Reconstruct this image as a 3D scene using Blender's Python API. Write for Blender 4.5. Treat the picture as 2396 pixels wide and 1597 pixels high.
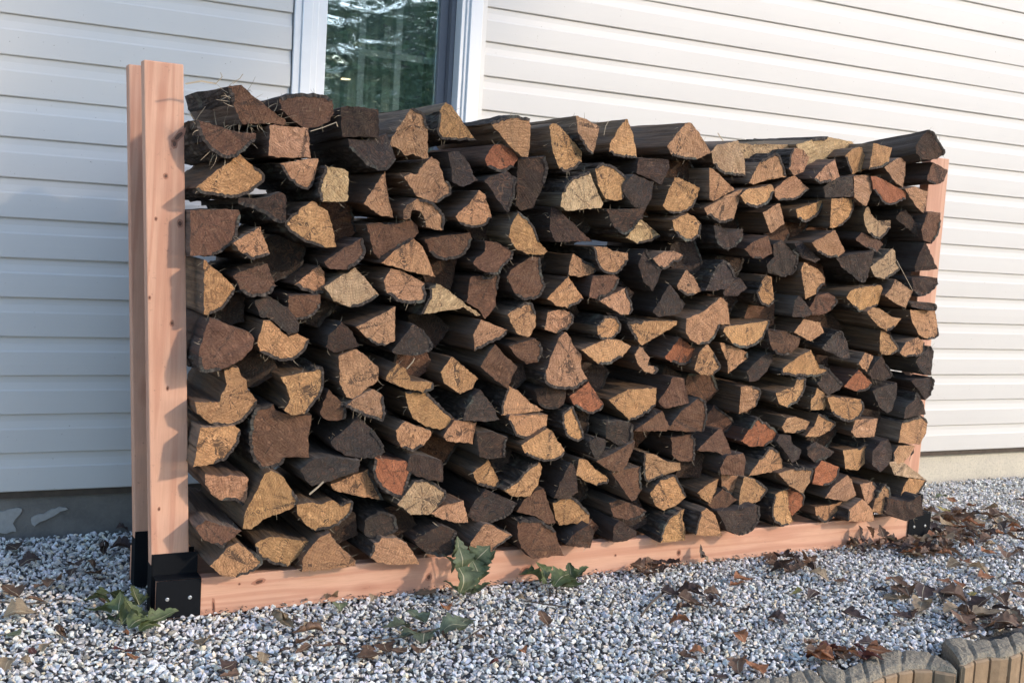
import bpy, bmesh, math, random
import numpy as np
from mathutils import Vector, Matrix, noise
from mathutils.geometry import delaunay_2d_cdt
random.seed(7); rng = np.random.default_rng(7)
R = math.radians
for o in list(bpy.data.objects): bpy.data.objects.remove(o)
scn = bpy.context.scene
COL = scn.collection

# ------------------------------------------------------------------ camera, sky, sun, exposure
CAM = Vector((-0.4735, -2.6890, 0.9528))
RIGHT = Vector((0.89132, -0.44931, 0.06057)); UP = Vector((-0.01208, 0.11002, 0.99386)); FWD = Vector((0.45322, 0.88657, -0.09264))
FPX = 2659.58
cd = bpy.data.cameras.new('camera'); cam = bpy.data.objects.new('camera', cd); COL.objects.link(cam)
cam.matrix_world = Matrix(((RIGHT.x, UP.x, -FWD.x, CAM.x), (RIGHT.y, UP.y, -FWD.y, CAM.y), (RIGHT.z, UP.z, -FWD.z, CAM.z), (0, 0, 0, 1)))
cd.sensor_width = 36; cd.sensor_fit = 'HORIZONTAL'; cd.lens = FPX / 2396 * 36; cd.clip_start = 0.05; cd.clip_end = 500
scn.camera = cam

SUN_AZ = 50.0      # degrees off the wall plane, coming from +X on the camera side
SUN_EL = 26.0
sdir = Vector((math.cos(R(SUN_AZ)) * math.cos(R(SUN_EL)), -math.sin(R(SUN_AZ)) * math.cos(R(SUN_EL)), math.sin(R(SUN_EL))))
w = bpy.data.worlds.new('World'); scn.world = w; w.use_nodes = True
nt = w.node_tree; nt.nodes.clear()
sky = nt.nodes.new('ShaderNodeTexSky'); sky.sky_type = 'NISHITA'; sky.sun_disc = False
sky.dust_density = 0.7; sky.ozone_density = 2.2; sky.sun_elevation = R(SUN_EL); sky.sun_rotation = math.atan2(sdir.x, sdir.y)
bg = nt.nodes.new('ShaderNodeBackground'); bg.inputs[1].default_value = 0.15
wo = nt.nodes.new('ShaderNodeOutputWorld')
nt.links.new(sky.outputs[0], bg.inputs[0]); nt.links.new(bg.outputs[0], wo.inputs[0])
sl = bpy.data.lights.new('sun', 'SUN'); sl.energy = 1.02; sl.angle = R(2.6); sl.color = (1.0, 0.83, 0.66)
sun = bpy.data.objects.new('sun', sl); COL.objects.link(sun)
sun.rotation_euler = sdir.to_track_quat('Z', 'Y').to_euler(); sun.location = (6, -4, 3)
scn.view_settings.view_transform = 'Standard'; scn.view_settings.look = 'None'
scn.view_settings.exposure = 1.32; scn.view_settings.gamma = 1.0; scn.view_settings.use_curve_mapping = False
scn.cycles.max_bounces = 6; scn.cycles.diffuse_bounces = 3; scn.cycles.caustics_reflective = False; scn.cycles.caustics_refractive = False

# ------------------------------------------------------------------ helpers
def tag(o, label=None, cat=None, group=None, kind=None):
    if label: o['label'] = label
    if cat: o['category'] = cat
    if group: o['group'] = group
    if kind: o['kind'] = kind
    return o
def empty(name, loc=(0, 0, 0), rz=0.0):
    o = bpy.data.objects.new(name, None); o.empty_display_size = 0.05; COL.objects.link(o)
    o.location = loc; o.rotation_euler = (0, 0, rz); return o
def mesh_obj(name, verts, faces, mat, parent=None, smooth=False, loc=None, rz=0.0, attr=None):
    me = bpy.data.meshes.new(name); me.from_pydata([tuple(v) for v in verts], [], faces)
    if mat: me.materials.append(mat)
    if smooth: me.polygons.foreach_set('use_smooth', [True] * len(me.polygons))
    for k, vals in (attr or {}).items():
        a = me.attributes.new(k, 'FLOAT_VECTOR', 'POINT'); a.data.foreach_set('vector', np.asarray(vals, dtype=np.float32).ravel())
    me.update()
    o = bpy.data.objects.new(name, me); COL.objects.link(o)
    if parent: o.parent = parent
    if loc is not None: o.location = loc
    o.rotation_euler = (0, 0, rz)
    return o
def add_box(bm, x0, x1, y0, y1, z0, z1, shear=None):
    vs = []
    for x in (x0, x1):
        for y in (y0, y1):
            for z in (z0, z1):
                sx = shear * (z / 1.3) if shear else 0.0
                vs.append(bm.verts.new((x + sx, y, z)))
    for f in ((0, 1, 3, 2), (4, 6, 7, 5), (0, 4, 5, 1), (2, 3, 7, 6), (0, 2, 6, 4), (1, 5, 7, 3)):
        bm.faces.new([vs[i] for i in f])
def bm_obj(name, bm, mat, parent=None, bevel=0.0, smooth=False, loc=(0, 0, 0), rz=0.0, seg=2):
    bmesh.ops.recalc_face_normals(bm, faces=bm.faces)
    if bevel: bmesh.ops.bevel(bm, geom=list(bm.edges), offset=bevel, segments=seg, affect='EDGES', profile=0.6)
    me = bpy.data.meshes.new(name); bm.to_mesh(me); bm.free()
    if mat: me.materials.append(mat)
    if smooth: me.polygons.foreach_set('use_smooth', [True] * len(me.polygons))
    o = bpy.data.objects.new(name, me); COL.objects.link(o)
    if parent: o.parent = parent
    o.location = loc; o.rotation_euler = (0, 0, rz); return o
def box_obj(name, b, mat, parent=None, bevel=0.0, shear=None, **k):
    bm = bmesh.new(); add_box(bm, *b, shear=shear); return bm_obj(name, bm, mat, parent, bevel, **k)
def ray(u, v):
    return RIGHT * ((u - 1198) / FPX) + UP * (-(v - 798.5) / FPX) + FWD
def on_z(u, v, z=0.0):
    d = ray(u, v); return CAM + d * ((z - CAM.z) / d.z)
def on_y(u, v, y):
    d = ray(u, v); return CAM + d * ((y - CAM.y) / d.y)

# ------------------------------------------------------------------ materials
class N:
    def __init__(s, name):
        s.m = bpy.data.materials.new(name); s.m.use_nodes = True; s.t = s.m.node_tree
        s.b = s.t.nodes['Principled BSDF']; s.out = s.t.nodes['Material Output']
    def n(s, typ, ins=None, **props):
        x = s.t.nodes.new(typ)
        for k, v in props.items(): setattr(x, k, v)
        for k, v in (ins or {}).items():
            if isinstance(v, bpy.types.NodeSocket): s.t.links.new(v, x.inputs[k])
            else: x.inputs[k].default_value = v
        return x
    def l(s, a, b): s.t.links.new(a, b)
    def math(s, op, a, b=0.0, c=None):
        ins = {0: a, 1: b}
        if c is not None: ins[2] = c
        return s.n('ShaderNodeMath', ins, operation=op).outputs[0]
    def vmath(s, op, a, b=(0, 0, 0)):
        return s.n('ShaderNodeVectorMath', {0: a, 1: b}, operation=op).outputs[0]
    def noise(s, vec, scale, detail=4, rough=0.55, dist=0.0):
        return s.n('ShaderNodeTexNoise', {'Vector': vec, 'Scale': scale, 'Detail': detail, 'Roughness': rough, 'Distortion': dist}).outputs[0]
    def ramp(s, fac, stops, interp='LINEAR'):
        r = s.n('ShaderNodeValToRGB', {0: fac}); e = r.color_ramp.elements; r.color_ramp.interpolation = interp
        while len(e) < len(stops): e.new(0.5)
        for i, (p, c) in enumerate(stops):
            e[i].position = p; e[i].color = (c, c, c, 1) if isinstance(c, (int, float)) else (*c, 1)
        return r.outputs[0]
    def mix(s, fac, a, b, mode='MIX'):
        x = s.n('ShaderNodeMix', data_type='RGBA', blend_type=mode)
        for sock, v in ((x.inputs[0], fac), (x.inputs[6], a), (x.inputs[7], b)):
            if isinstance(v, bpy.types.NodeSocket): s.t.links.new(v, sock)
            else: sock.default_value = v if isinstance(v, (int, float)) else (*v, 1)
        return x.outputs[2]
    def bump(s, h, strength=0.5, dist=0.002):
        b = s.n('ShaderNodeBump', {'Height': h, 'Strength': strength, 'Distance': dist}); s.l(b.outputs[0], s.b.inputs['Normal'])
    def col(s, c): s.l(c, s.b.inputs['Base Color'])
    def rough(s, v):
        if isinstance(v, bpy.types.NodeSocket): s.l(v, s.b.inputs['Roughness'])
        else: s.b.inputs['Roughness'].default_value = v
        return s

def mat_end():
    s = N('end_grain')
    at = s.n('ShaderNodeAttribute', attribute_name='gr').outputs['Vector']
    sep = s.n('ShaderNodeSeparateXYZ', {0: at}).outputs
    oi = s.n('ShaderNodeObjectInfo'); rnd = oi.outputs['Random']; base = oi.outputs['Color']
    off = s.n('ShaderNodeCombineXYZ', {0: s.math('MULTIPLY', rnd, 37.0), 1: s.math('MULTIPLY', rnd, 91.0), 2: 0.0}).outputs[0]
    p = s.vmath('ADD', at, off)
    warp = s.noise(p, 14, 3, 0.6)
    r = s.math('ADD', s.math('SQRT', s.math('ADD', s.math('MULTIPLY', sep[0], sep[0]), s.math('MULTIPLY', sep[1], sep[1]))), s.math('MULTIPLY', warp, 0.010))
    rings = s.math('SINE', s.math('ADD', s.math('MULTIPLY', r, 880.0), s.math('MULTIPLY', warp, 6.0)))
    ang = s.math('ARCTAN2', sep[1], sep[0])
    # broad tone patches (damp heartwood, stains)
    big = s.noise(p, 22, 4, 0.62); fine = s.noise(p, 160, 5, 0.7)
    c = s.mix(s.ramp(big, [(0.34, 0.80), (0.50, 0.0)]), s.mix(s.ramp(big, [(0.5, 0.0), (0.72, 0.35)]), base, s.mix(0.6, base, (0.92, 0.66, 0.36))), s.mix(0.55, base, (0.10, 0.050, 0.026), 'MIX'))
    c = s.mix(s.ramp(s.noise(s.vmath('ADD', p, (3.0, 5.0, 0.0)), 34, 5, 0.7), [(0.52, 0.0), (0.66, 0.45)]), c, s.mix(0.6, base, (0.075, 0.045, 0.03), 'MIX'))
    c = s.mix(s.ramp(s.noise(p, 9, 2, 0.5), [(0.45, 0.0), (0.72, 0.55)]), c, s.mix(0.5, c, (0.52, 0.22, 0.10)))
    c = s.mix(s.math('MULTIPLY', s.math('ADD', s.math('MULTIPLY', rings, 0.5), 0.5), s.math('MULTIPLY', s.noise(p, 17, 2), 0.95)), c, s.mix(1.0, c, (0.52, 0.40, 0.30), 'MULTIPLY'))
    c = s.mix(s.ramp(s.noise(s.vmath('ADD', p, (9.0, 2.0, 0.0)), 11, 3, 0.55), [(0.50, 0.0), (0.60, 0.60)]), c, s.mix(1.0, c, (0.46, 0.38, 0.33), 'MULTIPLY'))
    c = s.mix(s.ramp(s.noise(s.vmath('ADD', p, (1.0, 7.0, 0.0)), 8, 2, 0.5), [(0.55, 0.0), (0.68, 0.5)]), c, s.mix(1.0, c, (1.25, 1.18, 1.05), 'MULTIPLY'))
    # saw marks: parallel scratches in a random direction
    rot = s.n('ShaderNodeVectorRotate', {'Vector': p, 'Angle': s.math('MULTIPLY', rnd, 6.28)}, rotation_type='Z_AXIS').outputs[0]
    saw = s.noise(s.vmath('MULTIPLY', rot, (300.0, 16.0, 1.0)), 1.0, 3, 0.6)
    c = s.mix(s.ramp(saw, [(0.35, 0.50), (0.55, 0.0)]), c, s.mix(1.0, c, (0.50, 0.42, 0.36), 'MULTIPLY'))
    c = s.mix(s.ramp(fine, [(0.58, 0.0), (0.72, 0.55)]), c, s.mix(0.5, base, (0.90, 0.68, 0.42)))
    c = s.mix(s.ramp(s.noise(p, 75, 5, 0.75), [(0.25, 0.5), (0.40, 0.0)]), c, (0.09, 0.052, 0.033))
    # drying checks: a few dark radial cracks
    cv = s.n('ShaderNodeCombineXYZ', {0: s.math('ADD', s.math('MULTIPLY', ang, 1.25), s.math('MULTIPLY', warp, 0.7)), 1: s.math('MULTIPLY', rnd, 55.0), 2: 0.0}).outputs[0]
    vor = s.n('ShaderNodeTexVoronoi', {'Vector': cv, 'Scale': 1.0}, feature='DISTANCE_TO_EDGE').outputs[0]
    wid = s.math('DIVIDE', 0.0022, s.math('ADD', r, 0.012))
    crk = s.math('LESS_THAN', vor, s.math('MULTIPLY', wid, s.math('MULTIPLY', s.ramp(s.noise(p, 9, 1), [(0.46, 0.0), (0.56, 1.0)]), 1.0)))
    c = s.mix(s.math('MULTIPLY', crk, 0.8), c, (0.05, 0.03, 0.02))
    hol = s.n('ShaderNodeTexVoronoi', {'Vector': p, 'Scale': 62.0}).outputs[0]
    hm = s.math('MULTIPLY', s.math('LESS_THAN', hol, 0.11), s.math('GREATER_THAN', s.noise(p, 12, 1), 0.66))
    c = s.mix(hm, c, (0.015, 0.01, 0.008))
    s.col(c); s.rough(0.78)
    h = s.math('ADD', s.math('MULTIPLY', fine, 0.6), s.math('ADD', s.math('MULTIPLY', saw, 1.1), s.math('MULTIPLY', s.noise(p, 60, 4), 0.8)))
    h = s.math('SUBTRACT', h, s.math('MULTIPLY', hm, 1.0))
    s.bump(h, 1.0, 0.0032); return s.m
def mat_flank():
    s = N('split_wood')
    at = s.n('ShaderNodeAttribute', attribute_name='fl').outputs['Vector']
    oi = s.n('ShaderNodeObjectInfo'); rnd = oi.outputs['Random']
    off = s.n('ShaderNodeCombineXYZ', {0: s.math('MULTIPLY', rnd, 70.0), 1: s.math('MULTIPLY', rnd, 19.0), 2: 0.0}).outputs[0]
    p = s.vmath('ADD', at, off)
    st = s.noise(s.vmath('MULTIPLY', p, (120.0, 6.0, 1.0)), 1.0, 5, 0.65)
    big = s.noise(s.vmath('MULTIPLY', p, (22.0, 5.0, 1.0)), 1.0, 4, 0.6)
    base = s.mix(0.78, oi.outputs['Color'], s.mix(s.ramp(rnd, [(0.62, 0.0), (0.72, 1.0)]), (0.058, 0.037, 0.027), (0.22, 0.17, 0.125)))
    c = s.mix(s.ramp(st, [(0.30, 0.8), (0.62, 0.0)]), base, (0.035, 0.024, 0.018))
    c = s.mix(s.ramp(big, [(0.42, 0.0), (0.75, 0.75)]), c, (0.11, 0.095, 0.082))
    c = s.mix(s.ramp(big, [(0.22, 0.8), (0.40, 0.0)]), c, (0.03, 0.022, 0.018))
    s.col(c); s.rough(0.82)
    s.bump(s.math('ADD', st, s.math('MULTIPLY', big, 0.5)), 1.0, 0.007); return s.m
def mat_bark():
    s = N('bark')
    at = s.n('ShaderNodeAttribute', attribute_name='fl').outputs['Vector']
    oi = s.n('ShaderNodeObjectInfo'); rnd = oi.outputs['Random']
    off = s.n('ShaderNodeCombineXYZ', {0: s.math('MULTIPLY', rnd, 33.0), 1: s.math('MULTIPLY', rnd, 83.0), 2: 0.0}).outputs[0]
    p = s.vmath('ADD', at, off)
    v = s.n('ShaderNodeTexVoronoi', {'Vector': s.vmath('MULTIPLY', p, (75.0, 22.0, 1.0)), 'Scale': 1.0}, feature='DISTANCE_TO_EDGE').outputs[0]
    nz = s.noise(s.vmath('MULTIPLY', p, (90.0, 30.0, 1.0)), 1.0, 5, 0.7)
    c = s.ramp(s.math('ADD', s.math('MULTIPLY', v, 0.8), s.math('MULTIPLY', nz, 0.5)), [(0.12, (0.014, 0.011, 0.009)), (0.4, (0.060, 0.044, 0.034)), (0.75, (0.17, 0.135, 0.105))])
    c = s.mix(s.ramp(s.noise(p, 14, 3), [(0.56, 0.0), (0.7, 0.5)]), c, (0.17, 0.18, 0.14))
    s.col(c); s.rough(0.9); s.bump(s.math('ADD', v, nz), 1.0, 0.006); return s.m
def mat_lumber(name, axis, pos=0.0):
    s = N(name)
    tc = s.n('ShaderNodeTexCoord').outputs['Object']
    oi = s.n('ShaderNodeObjectInfo'); rnd = oi.outputs['Random']
    p = s.vmath('ADD', tc, s.n('ShaderNodeCombineXYZ', {0: s.math('MULTIPLY', rnd, 3.1), 1: s.math('MULTIPLY', rnd, 1.7), 2: s.math('MULTIPLY', rnd, 2.3)}).outputs[0])
    sc = {'X': (1.1, 26.0, 26.0), 'Z': (26.0, 26.0, 1.1)}[axis]
    q = s.vmath('MULTIPLY', p, sc)
    wv = s.noise(s.vmath('MULTIPLY', p, (2.2, 9.0, 9.0) if axis == 'X' else (9.0, 9.0, 2.2)), 1.0, 2, 0.5)
    band = s.math('SINE', s.math('ADD', s.math('MULTIPLY', s.noise(q, 1.0, 2, 0.4, 0.3), 20.0), s.math('MULTIPLY', wv, 7.0)))
    fib = s.noise(s.vmath('MULTIPLY', q, (14.0, 14.0, 14.0) if axis == 'X' else (14.0, 14.0, 14.0)), 1.0, 3, 0.7)
    c = s.mix(s.ramp(s.math('ADD', s.math('MULTIPLY', band, 0.5), 0.5), [(0.35, 0.0), (0.95, 1.0)]), (0.70, 0.395, 0.265), (0.60, 0.300, 0.195))
    c = s.mix(s.ramp(fib, [(0.3, 0.25), (0.6, 0.0)]), c, (0.40, 0.19, 0.11))
    c = s.mix(s.ramp(s.noise(p, 5, 3), [(0.4, 0.0), (0.75, 0.35)]), c, (0.50, 0.26, 0.16))
    kn = s.n('ShaderNodeTexVoronoi', {'Vector': s.vmath('MULTIPLY', p, (3.0, 0.0, 8.5) if axis == 'X' else (8.5, 0.0, 3.0)), 'Scale': 1.0}, feature='F1').outputs[0]
    c = s.mix(s.ramp(kn, [(0.045, 0.95), (0.065, 0.0)]), c, (0.12, 0.045, 0.03))
    c = s.mix(s.ramp(kn, [(0.05, 0.6), (0.16, 0.0)]), c, (0.42, 0.17, 0.10))
    c = s.mix(s.ramp(s.noise(p, 70, 3, 0.7), [(0.24, 0.5), (0.34, 0.0)]), c, (0.2, 0.1, 0.07))
    s.col(c); s.rough(0.62); s.bump(s.math('ADD', fib, s.math('MULTIPLY', band, 0.3)), 0.35, 0.001); return s.m
def mat_plain(name, c, rough=0.5, metal=0.0, nscale=40, namt=0.25, bump=0.2, dist=0.001):
    s = N(name); tc = s.n('ShaderNodeTexCoord').outputs['Object']
    nz = s.noise(tc, nscale, 4, 0.6)
    s.col(s.mix(s.ramp(nz, [(0.3, namt), (0.7, 0.0)]), c, tuple(x * 0.55 for x in c)))
    s.rough(rough); s.b.inputs['Metallic'].default_value = metal
    if bump: s.bump(nz, bump, dist)
    return s.m
def mat_siding():
    s = N('vinyl_siding'); tc = s.n('ShaderNodeTexCoord').outputs['Object']
    gr = s.noise(s.vmath('MULTIPLY', tc, (6.0, 60.0, 160.0)), 1.0, 4, 0.6)
    c = s.mix(s.ramp(s.noise(tc, 3.0, 4, 0.6), [(0.35, 0.35), (0.7, 0.0)]), (0.62, 0.595, 0.555), (0.57, 0.548, 0.515))
    c = s.mix(s.ramp(s.noise(s.vmath('MULTIPLY', tc, (1.2, 1.0, 3.0)), 26.0, 4, 0.7), [(0.20, 0.55), (0.31, 0.0)]), c, (0.42, 0.37, 0.31))
    c = s.mix(s.ramp(s.noise(tc, 140.0, 2, 0.5), [(0.21, 0.8), (0.26, 0.0)]), c, (0.22, 0.17, 0.13))
    s.col(c); s.rough(0.48); s.bump(gr, 0.18, 0.0008); return s.m
def mat_concrete():
    s = N('painted_foundation'); tc = s.n('ShaderNodeTexCoord').outputs['Object']
    x = s.n('ShaderNodeSeparateXYZ', {0: tc}).outputs[0]
    nz = s.noise(tc, 9, 5, 0.65); fn = s.noise(tc, 90, 4, 0.7)
    cream = s.mix(s.ramp(nz, [(0.35, 0.6), (0.6, 0.0)]), (0.60, 0.54, 0.43), (0.46, 0.42, 0.34))
    bare = s.mix(s.ramp(nz, [(0.35, 0.8), (0.65, 0.0)]), (0.20, 0.185, 0.165), (0.12, 0.112, 0.102))
    f = s.ramp(s.math('ADD', s.math('MULTIPLY', x, 0.5), s.math('MULTIPLY', nz, 0.35)), [(0.85, 0.0), (0.93, 1.0)])
    c = s.mix(f, bare, cream)
    s.col(s.mix(s.ramp(fn, [(0.3, 0.4), (0.5, 0.0)]), c, (0.22, 0.2, 0.17))); s.rough(0.9); s.bump(s.math('ADD', nz, fn), 0.5, 0.003); return s.m
def mat_gravel():
    s = N('crushed_stone'); tc = s.n('ShaderNodeTexCoord').outputs['Object']
    at = s.n('ShaderNodeAttribute', attribute_name='tint', attribute_type='INSTANCER').outputs['Vector']
    nz = s.noise(s.vmath('ADD', tc, at), 1.7, 4, 0.65)
    c = s.mix(s.ramp(nz, [(0.35, 0.5), (0.60, 0.0)]), at, s.mix(1.0, at, (0.68, 0.67, 0.66), 'MULTIPLY'))
    s.col(c); s.rough(0.85); s.bump(nz, 0.25, 0.08); return s.m
def mat_leaf(name):
    s = N(name); at = s.n('ShaderNodeAttribute', attribute_name='fl').outputs['Vector']
    oi = s.n('ShaderNodeObjectInfo'); sep = s.n('ShaderNodeSeparateXYZ', {0: at}).outputs
    p = s.vmath('ADD', at, s.n('ShaderNodeCombineXYZ', {0: s.math('MULTIPLY', oi.outputs['Random'], 50.0), 1: 0.0, 2: 0.0}).outputs[0])
    nz = s.noise(p, 3.0, 5, 0.65)
    base = oi.outputs['Color']
    c = s.mix(s.ramp(nz, [(0.35, 0.75), (0.62, 0.0)]), base, s.mix(1.0, base, (0.4, 0.38, 0.4), 'MULTIPLY'))
    c = s.mix(s.math('LESS_THAN', s.math('ABSOLUTE', sep[0]), 0.035), c, s.mix(0.5, base, (0.7, 0.6, 0.4)))
    s.col(c); s.rough(0.6); s.bump(nz, 0.6, 0.002)
    tr = s.n('ShaderNodeBsdfTranslucent', {'Color': c}); mx = s.n('ShaderNodeMixShader', {0: 0.22})
    s.l(s.b.outputs[0], mx.inputs[1]); s.l(tr.outputs[0], mx.inputs[2]); s.l(mx.outputs[0], s.out.inputs[0]); return s.m
M_END, M_FLANK, M_BARK = mat_end(), mat_flank(), mat_bark()
M_RAIL, M_POST = mat_lumber('fir_rail', 'X'), mat_lumber('fir_post', 'Z')
M_STEEL = mat_plain('black_steel', (0.010, 0.011, 0.013), 0.62, 0.0, 120, 0.3, 0.25, 0.0005); M_STEEL.node_tree.nodes['Principled BSDF'].inputs['Specular IOR Level'].default_value = 0.06
M_SCREW = mat_plain('zinc_screw', (0.62, 0.62, 0.60), 0.35, 0.8, 200, 0.1, 0)
M_SIDE, M_FOUND, M_STONE = mat_siding(), mat_concrete(), mat_gravel()
M_TRIM = mat_plain('white_vinyl_trim', (0.80, 0.80, 0.79), 0.4, 0, 20, 0.08, 0.05)
M_GAP = mat_plain('dirty_starter_strip', (0.10, 0.075, 0.055), 0.9, 0, 30, 0.8, 0.5, 0.003)
M_PAINT = mat_plain('old_paint', (0.36, 0.35, 0.33), 0.7, 0, 60, 0.4, 0.3)
M_DARK = mat_plain('dark_frame', (0.16, 0.165, 0.185), 0.5, 0, 30, 0.2, 0)
M_ROOM = mat_plain('room', (0.34, 0.36, 0.36), 0.9, 0, 3, 0.5, 0)
M_CURT = mat_plain('curtain', (0.75, 0.6, 0.68), 0.9, 0, 12, 0.2, 0.2)
M_DRY, M_GREEN = mat_leaf('dry_leaf'), mat_leaf('green_leaf')
M_TWIG = mat_plain('twig_bark', (0.10, 0.075, 0.055), 0.9, 0, 200, 0.5, 0.5)
M_EDGT = mat_plain('rough_concrete_top', (0.36, 0.305, 0.22), 0.97, 0, 110, 0.85, 1.0, 0.010)
M_EDGF = mat_plain('tan_concrete_face', (0.36, 0.245, 0.145), 0.9, 0, 45, 0.6, 0.6, 0.003)
M_SOIL = mat_plain('soil', (0.07, 0.055, 0.042), 1.0, 0, 25, 0.7, 1.0, 0.02)
M_GBASE = mat_plain('gravel_bed', (0.13, 0.125, 0.12), 1.0, 0, 120, 0.8, 1.0, 0.01)
# ------------------------------------------------------------------ ground
WALL_Y = 0.8165; COURSE = 0.11174; Z0 = 0.1356
def sheet(name, pts, z, mat):
    o = mesh_obj(name, [(x, y, z) for x, y in pts], [list(range(len(pts)))], mat); tag(o, kind='structure'); return o
sheet('ground', [(-150, -150), (150, -150), (150, 150), (-150, 150)], -0.16, M_SOIL)
bm = bmesh.new(); add_box(bm, -6, 9, -0.74, 0.84, -0.15, -0.016)
tag(bm_obj('gravel_bed', bm, M_GBASE), kind='structure')

# ------------------------------------------------------------------ house wall
WX0, WX1, WZ0, WZ1 = 0.497, 1.125, 1.06, 2.35
house = tag(empty('house', (0, WALL_Y, 0)), 'pale vinyl sided house wall with a white trimmed window above the woodpile', 'house')
def hp(name, bm, mat, **k): return bm_obj(name, bm, mat, house, **k)
bm = bmesh.new(); XL, XR, HT = -5.0, 8.0, 3.2
for a in ((XL, WX0 + .04, -.15, HT), (WX1 - .02, XR, -.15, HT), (WX0 + .04, WX1 - .02, -.15, WZ0), (WX0 + .04, WX1 - .02, WZ1, HT)):
    add_box(bm, a[0], a[1], 0.022, 0.20, a[2], a[3])
o = hp('wall', bm, M_ROOM); o['kind'] = 'stuff'
E2 = COURSE
prof = [(-0.0050, 0.0), (-0.0115, -0.0008), (-0.0130, 0.002), (-0.0125, 0.30 * E2), (-0.0115, 0.60 * E2), (-0.0098, 0.645 * E2), (-0.0070, 0.82 * E2), (-0.0066, 0.95 * E2), (-0.0066, 1.03 * E2)]
def board(x0, x1, k):
    n = max(2, int((x1 - x0) / 0.16)); vs, fs = [], []
    ph = random.uniform(0, 50)
    for i in range(n + 1):
        x = x0 + (x1 - x0) * i / n
        for j, (y, z) in enumerate(prof):
            wv = noise.noise(Vector((x * 1.3, ph, j * 0.2))) * 0.0016
            vs.append((x, y + wv, Z0 + k * E2 + z + noise.noise(Vector((x * 0.6, ph + 9, 0))) * 0.0010))
    m = len(prof)
    for i in range(n):
        for j in range(m - 1):
            a = i * m + j; fs.append((a, a + m, a + m + 1, a + 1))
    fs.append(tuple(range(m))[::-1]); fs.append(tuple(range(n * m, n * m + m)))
    return mesh_obj('siding_board', vs, fs, M_SIDE, house, smooth=False)
for k in range(0, 27):
    z = Z0 + k * E2
    if z + E2 > WZ0 and z < WZ1:
        board(XL, WX0 - 0.004, k); board(WX1 + 0.020, XR, k)
    else: board(XL, XR, k)
bm = bmesh.new(); add_box(bm, XL, XR, -0.004, 0.022, Z0 - 0.022, Z0 - 0.002); hp('starter_strip', bm, M_GAP)
# foundation, a slightly uneven sheet with thickness
nx, nz_ = 160, 6; vs, fs = [], []
for i in range(nx + 1):
    x = XL + (XR - XL) * i / nx
    for j in range(nz_ + 1):
        z = -0.15 + (Z0 - 0.020 + 0.15) * j / nz_
        vs.append((x, 0.010 + noise.noise(Vector((x * 3, z * 9, 4))) * 0.004, z))
for i in range(nx):
    for j in range(nz_):
        a = i * (nz_ + 1) + j; fs.append((a, a + nz_ + 1, a + nz_ + 2, a + 1))
mesh_obj('foundation', vs, fs, M_FOUND, house)
def flake(px, shape='paint_patch'):
    pts = [on_y(u, v, WALL_Y + 0.008) for u, v in px]; P = []
    for i in range(len(pts)):
        a, b = pts[i], pts[(i + 1) % len(pts)]
        for t in (0, .33, .66):
            q = a.lerp(b, t); P.append((q.x + random.uniform(-.003, .003), 0, q.z + random.uniform(-.003, .003)))
    n = len(P); vs = [(x, 0.002, z) for x, y, z in P] + [(x, 0.012, z) for x, y, z in P]
    fs = [tuple(range(n))] + [(i, (i + 1) % n, n + (i + 1) % n, n + i) for i in range(n)]
    mesh_obj(shape, vs, fs, M_PAINT, house)
flake([(-20, 1200), (18, 1190), (52, 1187), (45, 1203), (30, 1222), (36, 1240), (15, 1246), (-20, 1238)])
flake([(71, 1208), (100, 1200), (130, 1187), (143, 1182), (158, 1190), (135, 1200), (105, 1213), (88, 1222), (78, 1230)])
# window
win = None
bm = bmesh.new()
def casing(x0, x1, z0, z1, y0, y1): add_box(bm, x0, x1, y0, y1, z0, z1)
for (a, b, yy) in ((0.497, 0.520, -0.020), (0.5202, 0.552, -0.026), (0.5522, 0.572, -0.020), (0.5722, 0.602, -0.012)): casing(a, b, WZ0, WZ1, yy, 0.035)
for (a, b, yy) in ((1.055, 1.070, -0.012), (1.0702, 1.082, -0.018), (1.0822, 1.125, -0.026)): casing(a, b, WZ0, WZ1, yy, 0.035)
casing(0.602, 1.055, WZ0, WZ0 + .045, -0.026, 0.035); casing(0.602, 1.055, WZ1 - .045, WZ1, -0.026, 0.035)
win = hp('window', bm, M_TRIM, bevel=0.0015, seg=1)
def wp(name, b, mat, bevel=0.0): 
    o = box_obj(name, b, mat, win, bevel); return o
wp('sill', (0.485, 1.14, -0.045, 0.03, WZ0 - 0.028, WZ0 - 0.001), M_TRIM, 0.003)
wp('jamb', (1.040, 1.0545, 0.036, 0.110, WZ0, WZ1), M_DARK)
wp('jamb', (0.6025, 0.611, 0.036, 0.110, WZ0, WZ1), M_DARK)
wp('sash_stile', (1.012, 1.0395, 0.062, 0.100, WZ0, WZ1), M_DARK, 0.002)
wp('sash_rail', (0.612, 1.011, 0.062, 0.100, WZ0, WZ0 + 0.035), M_DARK, 0.002)
M_GRID = mat_plain('grille', (0.6, 0.63, 0.65), 0.5, 0, 20, 0.05, 0)
for x in (0.742, 0.868): wp('muntin', (x, x + 0.022, 0.088, 0.094, WZ0 + .035, WZ1), M_GRID)
for z in (1.505, 1.80): wp('muntin', (0.612, 1.011, 0.0945, 0.099, z, z + 0.022), M_GRID)
s = N('window_glass'); tc = s.n('ShaderNodeTexCoord').outputs['Object']
nz = s.noise(s.vmath('MULTIPLY', tc, (4.0, 1.0, 9.0)), 1.6, 2, 0.4, 0.6)
bp = s.n('ShaderNodeBump', {'Height': nz, 'Strength': 0.35, 'Distance': 0.010}).outputs[0]
gl = s.n('ShaderNodeBsdfGlossy', {'Color': (0.95, 1.0, 0.97, 1), 'Roughness': 0.02, 'Normal': bp}); tr = s.n('ShaderNodeBsdfTransparent', {'Color': (0.86, 0.92, 0.9, 1)})
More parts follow.
